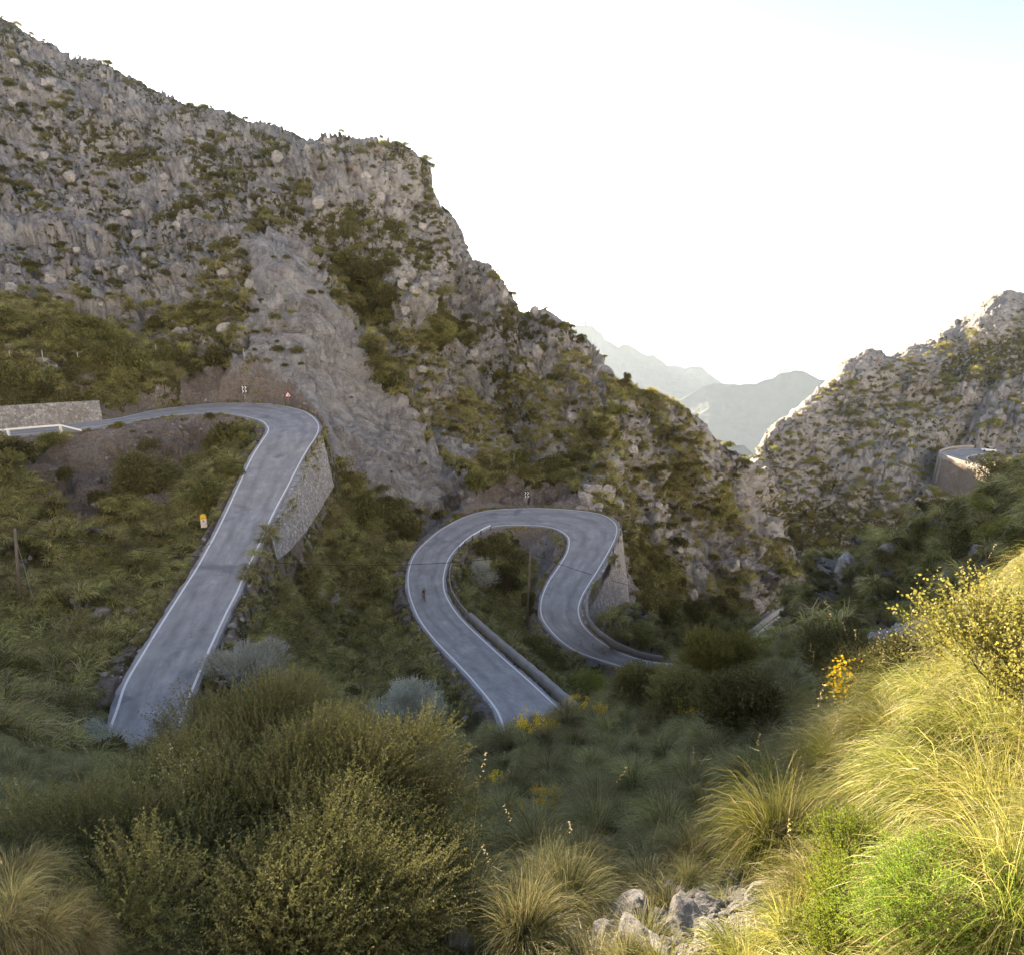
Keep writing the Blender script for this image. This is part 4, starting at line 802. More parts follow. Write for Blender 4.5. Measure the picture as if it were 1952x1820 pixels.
# ------------------------------------------------------------------ plants: mesh generators
def unit(v): return v/(np.linalg.norm(v,axis=-1,keepdims=True)+1e-9)
def rdir(n,g=RNG): return unit(g.normal(size=(n,3)))
def leafquads(P,D,L,Wd,g,tint=None,curl=.25):
    """diamond leaves at P pointing along D"""
    n=len(P); side=unit(np.cross(D,rdir(n,g))); up=np.cross(side,D); L=np.broadcast_to(L,(n,))[:,None]; Wd=np.broadcast_to(Wd,(n,))[:,None]
    V=np.stack([P,P+D*L*.5+side*Wd*.5+up*L*curl*.3,P+D*L,P+D*L*.5-side*Wd*.5+up*L*curl*.3],1).reshape(-1,3)
    f=np.arange(4*n).reshape(n,4); t=g.random(n) if tint is None else tint; return V,f,np.repeat(t,4)
def crown_mesh(name,mat,n,lumps,size,seed,asp=.55,shell=.55,up=.25):
    """lumps (x,y,z,r): leaves thick near the surface of every lump"""
    g=np.random.default_rng(seed); lumps=np.array(lumps,float); w=lumps[:,3]**2; k=g.choice(len(lumps),n,p=w/w.sum())
    d=rdir(n,g); d[:,2]=np.abs(d[:,2])*np.where(g.random(n)<.8,1,-1); rr=(shell+(1-shell)*g.random(n)**.5)
    rr*=1+.28*vnoise(d*2.1+lumps[k][:,:3]*3,seed)+.15*vnoise(d*6+5,seed)
    P=lumps[k,:3]+d*(lumps[k,3]*rr)[:,None]; P=P[P[:,2]>-.02]; n=len(P); d=d[:n]
    D=unit(d*.7+rdir(n,g)*.8+[0,0,up]); lt=.5+.5*vnoise(P*3.3,seed+3); tint=np.clip(.55*lt+.45*g.random(n),0,1)
    V,f,t=leafquads(P,D,size*(.6+.8*g.random(n)),size*asp*(.6+.7*g.random(n)),g,tint)
    return mesh(name,V,f,False,{'tint':t},mat)
def ribbons(P0,D0,L,w,segs,g,droop,grav=(0,0,-1),taper=1.5,tint=None,wob=.0):
    """n curved ribbons"""
    n=len(P0); G_=np.array(grav,float); P=P0.copy(); D=unit(D0.copy()); side=unit(np.cross(D,[0,0,1.])+rdir(n,g)*.35); L=np.broadcast_to(L,(n,)); w=np.broadcast_to(w,(n,))
    rows=[]
    for i in range(segs+1):
        t=i/segs; ww=(w*(1-t**taper)+.0004)[:,None]*.5; rows+= [P-side*ww,P+side*ww]
        D=unit(D+G_*(np.broadcast_to(droop,(n,))[:,None]*(.3+1.4*t)/segs)+ (rdir(n,g)*wob if wob else 0)); P=P+D*(L/segs)[:,None]
    V=np.stack(rows,1); m=2*(segs+1); b=np.arange(n)[:,None]*m
    f=np.concatenate([b+np.array([2*i,2*i+1,2*i+3,2*i+2]) for i in range(segs)],0); t=g.random(n) if tint is None else tint
    return V.reshape(-1,3),f,np.repeat(t,m),P,D
def merge(name,parts,mat,smooth=False):
    V=[];F_=[];T_=[];o=0
    for v,f,t in parts: V.append(v);F_.append(f+o);T_.append(t);o+=len(v)
    return mesh(name,np.concatenate(V),[np.concatenate(F_)],smooth,{'tint':np.concatenate(T_)},mat)
def tussock(name,mat,n,segs,seed,h=1.,spread=1.,w=.009,stalks=0,r0=.13):
    g=np.random.default_rng(seed); a=g.random(n)*2*math.pi; q=np.sqrt(g.random(n)); P=np.stack([np.cos(a)*q*r0,np.sin(a)*q*r0,-.03+0*a],1)
    lean=g.normal(size=2)*.18; tilt=(.15+.85*q*g.random(n))*spread; az=a+g.normal(size=n)*.7
    D=np.stack([np.cos(az)*tilt+lean[0],np.sin(az)*tilt+lean[1],1+0*az],1); L=h*(.65+.6*g.random(n))
    V,f,t,_,_=ribbons(P,D,L,w*(.7+.6*g.random(n)),segs,g,2.3+1.6*g.random(n)); parts=[(V,f,t)]
    if stalks:
        a=g.random(stalks)*6.28; D=np.stack([np.cos(a)*.28,np.sin(a)*.28,1+0*a],1); P=P[:stalks]
        V,f,t,E_,ED=ribbons(P,D,h*(1.25+.5*g.random(stalks)),.006,4,g,.35); parts.append((V,f,t*0+.93))
        k=np.repeat(np.arange(stalks),14); Q=E_[k]-ED[k]*(g.random(len(k))*.28)[:,None]; V,f,t=leafquads(Q,unit(ED[k]*.4+rdir(len(k),g)*.5+[0,0,-.5]),.035,.012,g,np.full(len(k),.97)); parts.append((V,f,t))
    return merge(name,parts,mat)
def sprigs(P0,D0,L,nl,lsz,g,asp=.35,droop=.25,wob=.10,stemw=.006,segs=4,open_=.8,tint=None):
    n=len(P0); V,f,t,_,_=ribbons(P0,D0,L,stemw,segs,g,droop,wob=wob,taper=3); R_=V.reshape(n,segs+1,2,3).mean(2)
    u=(np.arange(nl)+g.random((n,nl)))/nl*.9+.1; s=u*segs; i=np.minimum(s.astype(int),segs-1); fr=(s-i)[...,None]; k=np.arange(n)[:,None]
    C_=R_[k,i]*(1-fr)+R_[k,i+1]*fr; D_=unit(R_[k,i+1]-R_[k,i]); C_=C_.reshape(-1,3); D_=D_.reshape(-1,3)
    tt=np.repeat(g.random(n) if tint is None else tint,nl); tt=np.clip(tt*.7+.3*g.random(n*nl),0,1)
    lv=leafquads(C_,unit(D_*(1-.35*open_)+rdir(len(C_),g)*open_),lsz*(.6+.7*g.random(len(C_))),lsz*asp,g,tt)
    return (V,f,t),lv
LM=dict(
 shrub=leafmat('dark shrub leaves',(.028,.032,.009),(.20,.185,.055),.3),
 shrub2=leafmat('olive shrub leaves',(.085,.085,.027),(.27,.25,.085),.35),
 gold=leafmat('sun-tinted yellow-green leaves',(.13,.14,.025),(.36,.34,.08),.5),  # brightened yellow to stand for sunlight on the unlit right mountain
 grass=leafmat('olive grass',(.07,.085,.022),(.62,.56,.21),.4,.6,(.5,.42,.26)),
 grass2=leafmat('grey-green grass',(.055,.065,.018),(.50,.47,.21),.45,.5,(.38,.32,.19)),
 grassy=leafmat('yellow grass',(.11,.13,.02),(.36,.35,.09),.5,.5,(.46,.38,.2)),  # sunlit copy of the grey-green grass, its yellow stands for the sunlight
 broom=leafmat('olive-brown small leaves',(.055,.06,.015),(.235,.225,.08),.45,.5,(.42,.38,.22)),
 white=leafmat('white blossom and grey leaves',(.38,.40,.30),(.82,.84,.74),.35,.6,(.62,.66,.60)),
 bright=leafmat('bright green leaves',(.09,.14,.012),(.27,.36,.04),.55),
 flower=leafmat('yellow blossom',(.62,.38,.01),(.80,.55,.03),.4),
 pink=leafmat('pale pink blossom',(.55,.42,.38),(.75,.62,.56),.4))
# ------------------------------------------------------------------ prototypes
PROTO=bpy.data.collections.new('prototypes')          # not linked to the scene
def proto(me): o=bpy.data.objects.new(me.name,me); PROTO.objects.link(o); return o
def lumps(seed,k=9,flat=.55,rad=.55):
    g=np.random.default_rng(seed); L=[(0,0,.25*flat,.62)]
    for i in range(k): a=g.random()*6.28; q=.2+.55*g.random(); L.append((math.cos(a)*q,math.sin(a)*q,flat*(.15+.75*g.random()*(1-q*.6)),rad*(.45+.5*g.random())))
    return L
SH=[crown_mesh('shrub',LM['shrub'],1500,lumps(s,8,.6,.5),.13,s,.6) for s in (1,2,3,4)]
SH2=[crown_mesh('shrub',LM['shrub2'],1300,lumps(s,8,.55,.5),.12,s,.6) for s in (5,6,7)]
SHG=[crown_mesh('shrub',LM['gold'],1100,lumps(s,8,.45,.5),.13,s,.6) for s in (8,9,10)]
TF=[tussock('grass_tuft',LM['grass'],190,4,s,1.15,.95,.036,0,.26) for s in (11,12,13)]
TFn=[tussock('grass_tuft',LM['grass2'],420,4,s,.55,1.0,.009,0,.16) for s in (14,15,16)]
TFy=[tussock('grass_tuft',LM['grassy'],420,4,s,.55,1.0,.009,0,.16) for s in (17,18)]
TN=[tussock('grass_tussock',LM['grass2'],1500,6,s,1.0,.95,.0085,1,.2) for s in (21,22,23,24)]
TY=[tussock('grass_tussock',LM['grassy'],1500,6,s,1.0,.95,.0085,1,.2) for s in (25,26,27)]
def scatter_stuff(name,P,S,meshes,label,cat,tilt=None,seed=0,group=None):
    """one object: instances of the given meshes on points"""
    g=np.random.default_rng(seed+99); n=len(P); col=bpy.data.collections.new(name+' kinds')
    for me in meshes: o=bpy.data.objects.new(me.name+' kind',me); col.objects.link(o)
    me=bpy.data.meshes.new(name); me.vertices.add(n); me.vertices.foreach_set('co',np.asarray(P,np.float32).ravel())
    a=me.attributes.new('sc','FLOAT','POINT'); a.data.foreach_set('value',np.asarray(S,np.float32))
    rot=np.zeros((n,3),np.float32); rot[:,2]=g.random(n)*6.28; rot[:,:2]=g.normal(size=(n,2))*.12
    if tilt is not None: rot[:,0]=0; rot[:,1]=0
    a=me.attributes.new('ro','FLOAT_VECTOR','POINT'); a.data.foreach_set('vector',rot.ravel())
    a=me.attributes.new('vi','INT','POINT'); a.data.foreach_set('value',g.integers(0,len(meshes),n).astype(np.int32))
    o=ob(name,me); ng=bpy.data.node_groups.new(name,'GeometryNodeTree'); ng.interface.new_socket('Geometry',in_out='INPUT',socket_type='NodeSocketGeometry'); ng.interface.new_socket('Geometry',in_out='OUTPUT',socket_type='NodeSocketGeometry')
    I=ng.nodes.new('NodeGroupInput'); O=ng.nodes.new('NodeGroupOutput'); ip=ng.nodes.new('GeometryNodeInstanceOnPoints'); ci=ng.nodes.new('GeometryNodeCollectionInfo'); ci.inputs['Collection'].default_value=col; ci.inputs['Separate Children'].default_value=True
    def na(nm,t): x=ng.nodes.new('GeometryNodeInputNamedAttribute'); x.data_type=t; x.inputs['Name'].default_value=nm; return x.outputs['Attribute']
    L=ng.links; L.new(I.outputs[0],ip.inputs['Points']); L.new(ci.outputs[0],ip.inputs['Instance']); ip.inputs['Pick Instance'].default_value=True
    L.new(na('vi','INT'),ip.inputs['Instance Index']); L.new(na('ro','FLOAT_VECTOR'),ip.inputs['Rotation']); L.new(na('sc','FLOAT'),ip.inputs['Scale']); L.new(ip.outputs[0],O.inputs[0])
    md=o.modifiers.new('scatter','NODES'); md.node_group=ng; return tag(o,label,cat,group,'stuff')
def place(me,p,s,label,cat,group,name=None,sink=.05,rz=None,sz=None):
    s*=1; o=ob(name or me.name,me,loc=[p[0],p[1],p[2]-sink*s],rot=(RNG.normal()*.08,RNG.normal()*.08,RNG.random()*6.28 if rz is None else rz),scale=(s,s,(sz or 1.25)*s)); return tag(o,label,cat,group)
# ------------------------------------------------------------------ scattering on the terrain
vis=np.nonzero(VIS)[0]; slope=NRM[:,2]
def spaced(cand,weight,n,dmin,seed):
    """random picks with a minimum distance; weight per candidate, dmin array in metres"""
    g=np.random.default_rng(seed); w=np.clip(weight,0,None); w=w/w.sum(); k=g.choice(len(cand),min(len(cand),n*6,int((w>0).sum())),replace=False,p=w); out=[]; kd={} ; cell=np.max(dmin) if np.ndim(dmin) else dmin
    for c in cand[k]:
        p=G[c]; dm=dmin[c] if np.ndim(dmin) else dmin; key=(int(p[0]//cell),int(p[1]//cell),int(p[2]//cell)); ok=True
        for a in(-1,0,1):
            for b in(-1,0,1):
                for e in(-1,0,1):
                    for o in kd.get((key[0]+a,key[1]+b,key[2]+e),()):
                        if (o[0]-p[0])**2+(o[1]-p[1])**2+(o[2]-p[2])**2<dm*dm: ok=False;break
                    if not ok:break
                if not ok:break
            if not ok:break
        if ok: kd.setdefault(key,[]).append(p); out.append(c)
        if len(out)>=n: break
    return np.array(out,int)
off=RD>.75
nz=fbm(G[vis]/11,3,61)
right=(RR>180)&(PX[:,0]>1350)
# left mountain shrubs
inl=(RR[vis]>90)&~right[vis]&off[vis]&(PX[vis,1]<1180)
w=np.where(inl,(np.clip(COV[vis],.02,1)**1.9)*(.6+2.2*nz).clip(.02)*RR[vis]**.7,0)*(RD[vis]>2.5)
ch=spaced(vis,w,2600,1.6,5)
g=np.random.default_rng(6); size=(.6+1.7*g.random(len(ch))**2.2)*(.65+.75*COV[ch])*1.05
order=np.argsort(-size/RR[ch]); ind=order[:215]; rest=order[215:]
for i in ind:
    c=ch[i]; hi=PX[c,1]<600; pl='high on the left mountain' if hi else 'rooted in the slope around the hairpins'
    place(SH[i%4] if i%3 else SH2[i%3],G[c],size[i],'dark rounded shrub growing in the grey rock '+pl,'shrub','shrubs of the left mountain '+('top' if hi else 'foot'),sink=.12)
scatter_stuff('undergrowth',G[ch[rest]],size[rest]*.9,SH+SH2,'low dark scrub scattered over the left mountain face','scrub',seed=1)
# right mountain scrub, part of it tinted yellow to stand for sunlight
w=np.where(right[vis]&off[vis],np.clip(COV[vis],.03,1)**1.7*(.7+2.2*nz).clip(.05),0)*(RD[vis]>4)*(PX[vis,1]>np.interp(PX[vis,0],[1400,1500,1600,1750,1950],[890,820,715,680,590]))
ch=spaced(vis,w,1500,2.4,8); size=(.8+1.7*g.random(len(ch))**2)*1.1
order=np.argsort(-size); 
for i in order[:70]:
    place((SHG+SH2)[i%6],G[ch[i]],size[i],'small olive-green shrub growing between the rocks of the right mountain','shrub','shrubs of the right mountain',sink=.15)
scatter_stuff('undergrowth',G[ch[order[70:]]],size[order[70:]]*.85,SHG+SH2+[SHG[0]],'patchy scrub tinted yellow-green for sunlight on the right mountain','scrub',seed=2)
# keep the stony patches clear
STONY=[([(1080,1760),(1150,1690),(1300,1700),(1420,1640),(1560,1680),(1540,1760),(1400,1790),(1400,1850),(1080,1850)],.97),([(1800,1470),(1900,1480),(1880,1560),(1800,1540)],.7),([(1630,1225),(1860,1150),(1900,1215),(1700,1260)],1.)]
def clear(q,r):
    k=np.zeros(len(q))
    for poly,v in STONY: k=np.where(inpoly(q,poly),v,k)
    return k
# grass tufts on the banks around the roads
inb=(RR[vis]>26)&(RR[vis]<150)&~right[vis]&off[vis]
kq=1-clear(PX[vis],0); w=np.where(inb&(COV[vis]>.2),COV[vis]**1.5*RR[vis]**.9,0)*kq
w=w*(.25+1.9*fbm(G[vis]/4.5,3,88).clip(-.1)); ch=spaced(vis,w,8000 if not QUICK else 5000,.66,9); s=(.65+.75*g.random(len(ch)))*1.15
s*=np.where(RD[ch]<1.7,.5,1)
scatter_stuff('grass',G[ch]-[0,0,.05],s,TF,'tufted olive grass covering the banks around the road','grass',seed=3)
w=np.where(inb&(COV[vis]>.5)&(RD[vis]>2.2),kq*RR[vis]**.9*(1+2*nz).clip(.02),0); ch=spaced(vis,w,700,1.2,10); s=.5+.7*g.random(len(ch))
scatter_stuff('undergrowth',G[ch],s,SH+SH2,'low dark bushes among the grass on the road banks','scrub',seed=4)
# near slope
nr=(RR[vis]<31)&(RR[vis]>2.6)
kc=clear(PX[vis],RR[vis])
inbush=((G[vis,0]+2.4)/2.5)**2+((G[vis,1]-4.4)/2.2)**2<1; kc=np.where(fbm(G[vis]/1.1,2,111)>.22,np.maximum(kc,.85),kc); kc=np.where(inbush|((RR[vis]<5)&(PX[vis,0]<700)),1.,kc); w=np.where(nr,RR[vis]**1.2*(1-kc),0); dm=np.interp(RR,[2,8,30],[.3,.42,.62]); ch=spaced(vis,w,4200,dm,12)
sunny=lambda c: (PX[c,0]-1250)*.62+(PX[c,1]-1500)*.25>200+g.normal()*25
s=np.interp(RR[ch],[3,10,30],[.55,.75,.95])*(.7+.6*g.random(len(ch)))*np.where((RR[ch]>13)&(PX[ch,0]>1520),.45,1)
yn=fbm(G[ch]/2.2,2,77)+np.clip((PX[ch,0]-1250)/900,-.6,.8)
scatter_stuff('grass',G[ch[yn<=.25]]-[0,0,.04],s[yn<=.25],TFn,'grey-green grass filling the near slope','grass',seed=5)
scatter_stuff('grass',G[ch[yn>.25]]-[0,0,.04],s[yn>.25],TFy,'grass coloured yellow for the sun on the right side of the near slope','grass',seed=6)
# individual tussocks
TLIST=[(35,1700,.40,'g'),(75,1800,.34,'g'),(10,1610,.5,'g'),(5,1800,.34,'g'),(120,1760,.3,'g'),(60,1630,.42,'g'),(20,1750,.36,'g'),(100,1690,.34,'g'),(150,1810,.3,'g'),(1480,1640,1.25,'y'),(1600,1480,1.1,'y'),(1700,1440,1.1,'y'),(1790,1560,1.2,'y'),(1880,1440,1.1,'y'),(1560,1400,.9,'g'),(1680,1560,1.,'y'),(1900,1620,1.1,'y'),(1330,1560,.85,'g'),(1420,1500,.9,'g'),(1210,1500,.9,'g'),(1100,1560,.9,'g'),(1020,1650,1.,'g'),(1080,1740,.8,'g'),(960,1560,.9,'g'),(1150,1430,.9,'g'),(1580,1780,.8,'y'),(1940,1760,.9,'y'),(1880,1820,.8,'y'),(1000,1800,.8,'g'),(900,1760,.8,'g'),(130,1440,1.1,'g'),(240,1450,1.,'g')]
def lab(i): return ''
SUNT='arching grass tussock coloured yellow for the sun on the near slope'; SHT='arching tussock of grey-green grass in shade on the near slope'
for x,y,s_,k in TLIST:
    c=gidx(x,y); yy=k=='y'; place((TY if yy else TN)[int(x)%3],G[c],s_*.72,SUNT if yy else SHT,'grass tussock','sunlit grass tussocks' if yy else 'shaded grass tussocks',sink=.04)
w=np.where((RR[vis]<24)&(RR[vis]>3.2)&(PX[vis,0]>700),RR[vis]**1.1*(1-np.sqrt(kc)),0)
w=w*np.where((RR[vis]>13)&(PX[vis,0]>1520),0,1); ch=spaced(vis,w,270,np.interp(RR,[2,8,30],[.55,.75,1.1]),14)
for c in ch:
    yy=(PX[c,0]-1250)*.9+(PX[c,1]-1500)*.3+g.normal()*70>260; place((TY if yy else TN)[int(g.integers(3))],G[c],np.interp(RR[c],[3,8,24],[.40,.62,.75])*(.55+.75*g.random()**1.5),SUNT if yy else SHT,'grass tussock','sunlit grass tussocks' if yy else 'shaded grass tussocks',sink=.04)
# ------------------------------------------------------------------ named bushes and trees
def lumpset(W,D,H,k,seed,r=.33):
    g=np.random.default_rng(seed); L=[]
    for i in range(k):
        a=g.random()*6.28; q=g.random()**.5*.72; z=H*(.22+.55*g.random())*(1-.35*q*q); L.append((math.cos(a)*q*W/2,math.sin(a)*q*D/2,z,(r*(.75+.5*g.random()))*min(W,H*1.3)*.5+.12*W*.3))
    return L
def woody(root,L,seed,R0,mat='bark',k=14,nm='trunk'):
    """tapering stems from the foot to the lumps"""
    g=np.random.default_rng(seed+1); b=MB(); L=np.array(L)
    for i in g.permutation(len(L))[:k]:
        e=L[i,:3]*[.95,.95,1]; m1=e*[.25,.25,.4]+g.normal(size=3)*[.08,.08,.03]*e[2]; m2=e*[.65,.65,.75]+g.normal(size=3)*[.08,.08,.04]*e[2]
        P=smooth([(g.normal()*R0*.6,g.normal()*R0*.6,-.3),m1,m2,e],9); b.tube(P,np.linspace(R0,R0*.15,9)*(.6+.5*g.random()),5,False)
        for _ in range(4):
            j=g.integers(3,8); d=unit(g.normal(size=3)+[0,0,.6])*L[i,3]*.9; b.tube([P[j],P[j]+d*.5+g.normal(size=3)*.04*e[2],P[j]+d],[R0*.25,R0*.15,R0*.05],4,False)
    return ob(nm,b.me(nm,M[mat],True),root)
def bush(px,py,W,H,label,mat,n=9000,size=.16,seed=1,D=None,k=16,name='bush',cat='bush',group=None,asp=.55,trunk=True,sink=.3,stand=None,r=.33,R0=None,up=.25,grp=None):
    p=gnd(px,py) if stand is None else np.array(stand,float); root=tag(ob(name,None,loc=p-[0,0,sink]),label,cat,group); L=lumpset(W,D or W*.85,H,k,seed,r)
    cm=crown_mesh('crown',LM[mat],n,L,size,seed,asp,up=up); ob('crown',cm,root)
    if trunk: woody(root,L,seed,R0 or .03*H,'bark',min(k,14))
    return root
def sprigbush(px,py,W,H,label,mat,ns,nl,lsz,Ls,seed,D=None,k=18,asp=.4,name='bush',cat='bush',group=None,stand=None,sink=.1,r=.33,droop=.25,twig='twigs_',open_=.8,stemw=.006,R0=.03,flowers=None,zc=.0,upb=.55,shell=.35,tilt=0):
    g=np.random.default_rng(seed); p=gnd(px,py) if stand is None else np.array(stand,float); root=tag(ob(name,None,loc=p-[0,0,sink]),label,cat,group)
    L=np.array(lumpset(W,D or W*.85,H,k,seed,r)); L[:,2]-=tilt*np.minimum(L[:,1],0); w=L[:,3]**2; i=g.choice(len(L),ns,p=w/w.sum()); d=rdir(ns,g); d[:,2]=np.where(d[:,2]<-.35,-d[:,2],d[:,2])
    s=shell+(1-shell)*g.random(ns)**.6; s*=1+.3*vnoise(d*1.8+L[i,:3]*2,seed+7); P=L[i,:3]+d*(L[i,3]*s)[:,None]; ctr=np.array([0,0,H*zc]); D0=unit(d*.75+unit(P-ctr)*.35+[0,0,upb]+rdir(ns,g)*.25)
    lt=np.clip(.5+.45*vnoise(P*1.7,seed)+.12*g.normal(size=ns),0,1)
    (stem,lv)=sprigs(P,D0,Ls*(.6+.7*g.random(ns)),nl,lsz,g,asp,droop,stemw=stemw,open_=open_,tint=lt)
    ob('crown',merge('crown',[lv],LM[mat]),root)
    v,f,t=stem; woodb=MB(); tw=mesh('twigs',v,f,False,mat=M['twig']); ob('twigs',tw,root)
    woody(root,L,seed,R0,'twig',14,'branches')
    if flowers:
        fm,nf,fs=flowers; c=g.integers(0,nf,nf*9)%nf; base=P[g.integers(0,ns,nf)]+D0[:nf]*Ls*.8; q=base[c]+g.normal(size=(len(c),3))*fs*1.6
        ob('flowers',merge('flowers',[leafquads(q,rdir(len(c),g),fs,fs*.8,g)],LM[fm]),root)
    return root
def onray(px,py,r): return at_r(px,py,r)
# the great bush lower left
c=gnd(470,1640); c=np.array([-2.12,4.3,0.]); c[2]=zat(c[0],c[1])
BIG=sprigbush(0,0,4.2,1.22,'huge olive-brown feathery bush filling the lower left in front of the road','broom',44000,14,.023,.22,101,D=4.6,k=80,asp=.45,stand=c,sink=.25,r=.31,stemw=.0022,open_=.9,R0=.045,name='great_bush',upb=.4,shell=.5,tilt=.5)
# white flowering shrubs
sprigbush(490,1325,6.4,4.2,'wide grey-white blossoming shrub beside the foot of the upper straight road','white',4200,13,.085,.55,102,asp=.6,name='blossoming_shrub',cat='shrub',stemw=.012,R0=.05,k=14)
sprigbush(775,1405,6.2,4.6,'grey-white blossoming shrub with a ragged crown left of the lower road','white',4200,13,.085,.55,103,asp=.6,name='blossoming_shrub',cat='shrub',stemw=.012,R0=.05,k=14)
sprigbush(925,1120,4.4,4.6,'pale leafy shrub on the grass inside the lower loop','white',900,12,.12,.8,104,asp=.55,name='blossoming_shrub',cat='shrub',stemw=.02,k=9)
sprigbush(195,1440,2.8,2.6,'pale-leaved shrub half hidden at the left of the great bush','white',1500,12,.055,.4,105,asp=.5,name='blossoming_shrub',cat='shrub',stemw=.01)
# trees and bushes between and beside the roads
T_=[(285,965,13.5,11.,'broad olive-green tree on the bank left of the upper straight road','shrub2',16000,.36,'tree'),
 (395,960,7,5,'dark spreading bush just below the broad olive-green tree','shrub',6000,.3,'bush'),
 (308,668,4.4,4.2,'rounder left one of two ball-shaped bushes above the wire fence','shrub2',3500,.24,'bush'),(352,670,3.8,3.8,'darker right one of two ball-shaped bushes above the wire fence','shrub',3000,.24,'bush'),
 (965,1130,6.,8.5,'tall reddish-dark bush behind the inner curve of the lower loop','shrub',9000,.26,'bush'),(925,1060,4.4,4.6,'dark bush at the head of the inner bank under the low rail','shrub2',4000,.24,'bush'),(1008,1165,3.0,5.5,'dark bush beside the utility pole in the lower loop','shrub',5000,.24,'bush'),
 (1025,1262,8.,4.2,'dark spreading bush below the utility pole beside the lower bend','shrub',9000,.22,'bush'),(1112,1322,7.0,4.2,'yellow-olive domed bush right of the long concrete parapet','gold',12000,.17,'bush'),(1040,1288,2.6,2.,'pale green small bush beside the yellow-olive domed bush','shrub2',3500,.15,'bush'),
 (1222,1228,6.6,5.2,'grey-green round bush at the foot of the pebbled fan wall','shrub2',7000,.24,'bush'),(1265,1190,8,7,'dark tree in the hollow right of the pebbled fan wall','shrub',8000,.3,'tree'),(1330,1180,8,6,'dark tree lower in the gorge hollow','shrub',7000,.3,'tree'),(1240,1090,6,7,'dark bush clinging beside the top of the pebbled fan wall','shrub',6000,.28,'bush'),
 (1325,965,7,5,'large dark-green bush on the lower rock face','shrub',6000,.3,'bush'),(1250,900,4,3.2,'isolated pale-green domed bush on the scree','shrub2',2600,.22,'bush'),
 (660,905,7,4.5,'dark grassy bush at the foot of the upper retaining wall','shrub2',5000,.28,'bush'),(745,980,7,5,'dark bush on the bank above the cyclist','shrub',5000,.28,'bush'),(780,1030,5,5,'dark bush against the cut rock above the outer lower road','shrub',4500,.26,'bush'),
 (700,545,12,9,'large dark-green thicket in the gully of the left mountain','shrub',9000,.5,'thicket'),(735,585,9,7,'dark-green thicket lower down the same gully','shrub',6000,.5,'thicket'),(845,640,12,6,'olive thicket on the ledge below the overhanging cliff','shrub2',7000,.45,'thicket'),
 (1090,880,9,5,'dark bush above the lower hairpin rail','shrub',5000,.34,'bush'),(1000,905,7,4,'olive bush on the bank behind the lower chevron sign','shrub2',4500,.3,'bush'),
 (430,835,4.4,3,'olive bush inside the upper hairpin bend','gold',3000,.2,'bush'),(462,845,4,3,'dark bush next to the inner line of the upper hairpin','shrub2',2800,.2,'bush'),(440,905,4.5,3,'dark low bush beside the inner edge of the upper straight road','shrub',2800,.2,'bush'),(400,796,2.4,2.,'grassy tuft-like bush at the inner edge of the top bend','shrub2',1500,.16,'bush'),(228,812,2.2,2.2,'small yellowish bush beside the road end of the stone wall','gold',1500,.16,'bush'),
 (95,1380,6.2,3.6,'dark leafy bush above the left side of the great bush','shrub2',9000,.13,'bush'),(20,1300,5,3,'dark bush at the left edge below the utility pole','shrub',5000,.17,'bush'),(868,1340,2.6,1.5,'low dark bush beside the outer line of the lowest visible road','shrub',4000,.12,'bush')]
for i,(x,y,W_,H_,lb,mt,n,sz,cat) in enumerate(T_):
    sc=.66 if RR[gidx(x,y)]>75 else .8
    bush(x,y,W_*sc,H_*sc,lb,mt,n,sz*.8,200+i,name={'tree':'broad_tree','bush':'bush','thicket':'thicket'}[cat],cat=cat,k=14 if n<6000 else 22)
# trees on the skyline
def skytree(px,py,W,H,label,seed,mat='shrub2'):
    p=gnd(px,py+8); bush(0,0,W,H,label,mat,1600,.22,seed,stand=p,name='ridge_tree',cat='tree',k=8,R0=.12,sink=.0,r=.3)
skytree(938,532,3.6,4.6,'small wind-bent tree standing on the skyline notch of the left mountain',301); skytree(1238,758,4.4,3.2,'spreading bush-like tree on the skyline above the distant haze',302,'gold'); skytree(1192,722,2.6,2.2,'small dark tree on the skyline left of the spreading one',303)
# spur bushes
SPB=[(1895,912,5.4,3.6,'gold','largest domed yellow-green bush in front of the far road loop'),(1945,950,4.2,2.6,'gold','yellow-green bush at the frame edge below the largest one'),(1880,975,3.2,2.,'gold','small yellow-green bush on the sunlit rock of the spur'),(1830,985,2.6,1.8,'shrub','dark bush on the crest of the spur'),(1770,1040,5.,4,'shrub','dark bush in the shadowed face of the spur'),(1820,1060,5,4,'shrub','second dark bush beside it on the shadowed spur face, nearer the right'),(1700,1060,4.4,3.2,'shrub','dark bush at the upper end of the shadowed spur'),(1720,1120,4,2.6,'gold','olive bush lit low on the shadowed spur'),(1640,1150,5,3,'shrub2','bush at the foot of the shadowed spur near the lowest road'),(1880,1090,3.2,2.,'shrub','dark bush above the pale scree'),(1820,1120,3.2,2.2,'shrub2','olive bush just above the pale scree'),(1900,1030,3.4,2.2,'gold','sunlit bush on the brow right of the shadowed spur')]
for i,(x,y,W_,H_,mt,lb) in enumerate(SPB): bush(x,y,W_*.8,H_*.8,lb,mt,3600,.15,400+i,k=12)
g=np.random.default_rng(66); w=np.where((RR[vis]>31)&(RR[vis]<100)&(PX[vis,0]>1500)&(RD[vis]>4),RR[vis],0)*(1-clear(PX[vis],0)); ch=spaced(vis,w,260,1.1,21); s=.45+.8*g.random(len(ch))
scatter_stuff('undergrowth',G[ch]-[0,0,.1],s,SH+SH2+SHG[:1],'dark low scrub over the shadowed spur','scrub',seed=8)
ch=spaced(vis,w,420,.6,22); scatter_stuff('grass',G[ch],.5+.5*g.random(len(ch)),TF,'tufted grass on the spur','grass',seed=9)
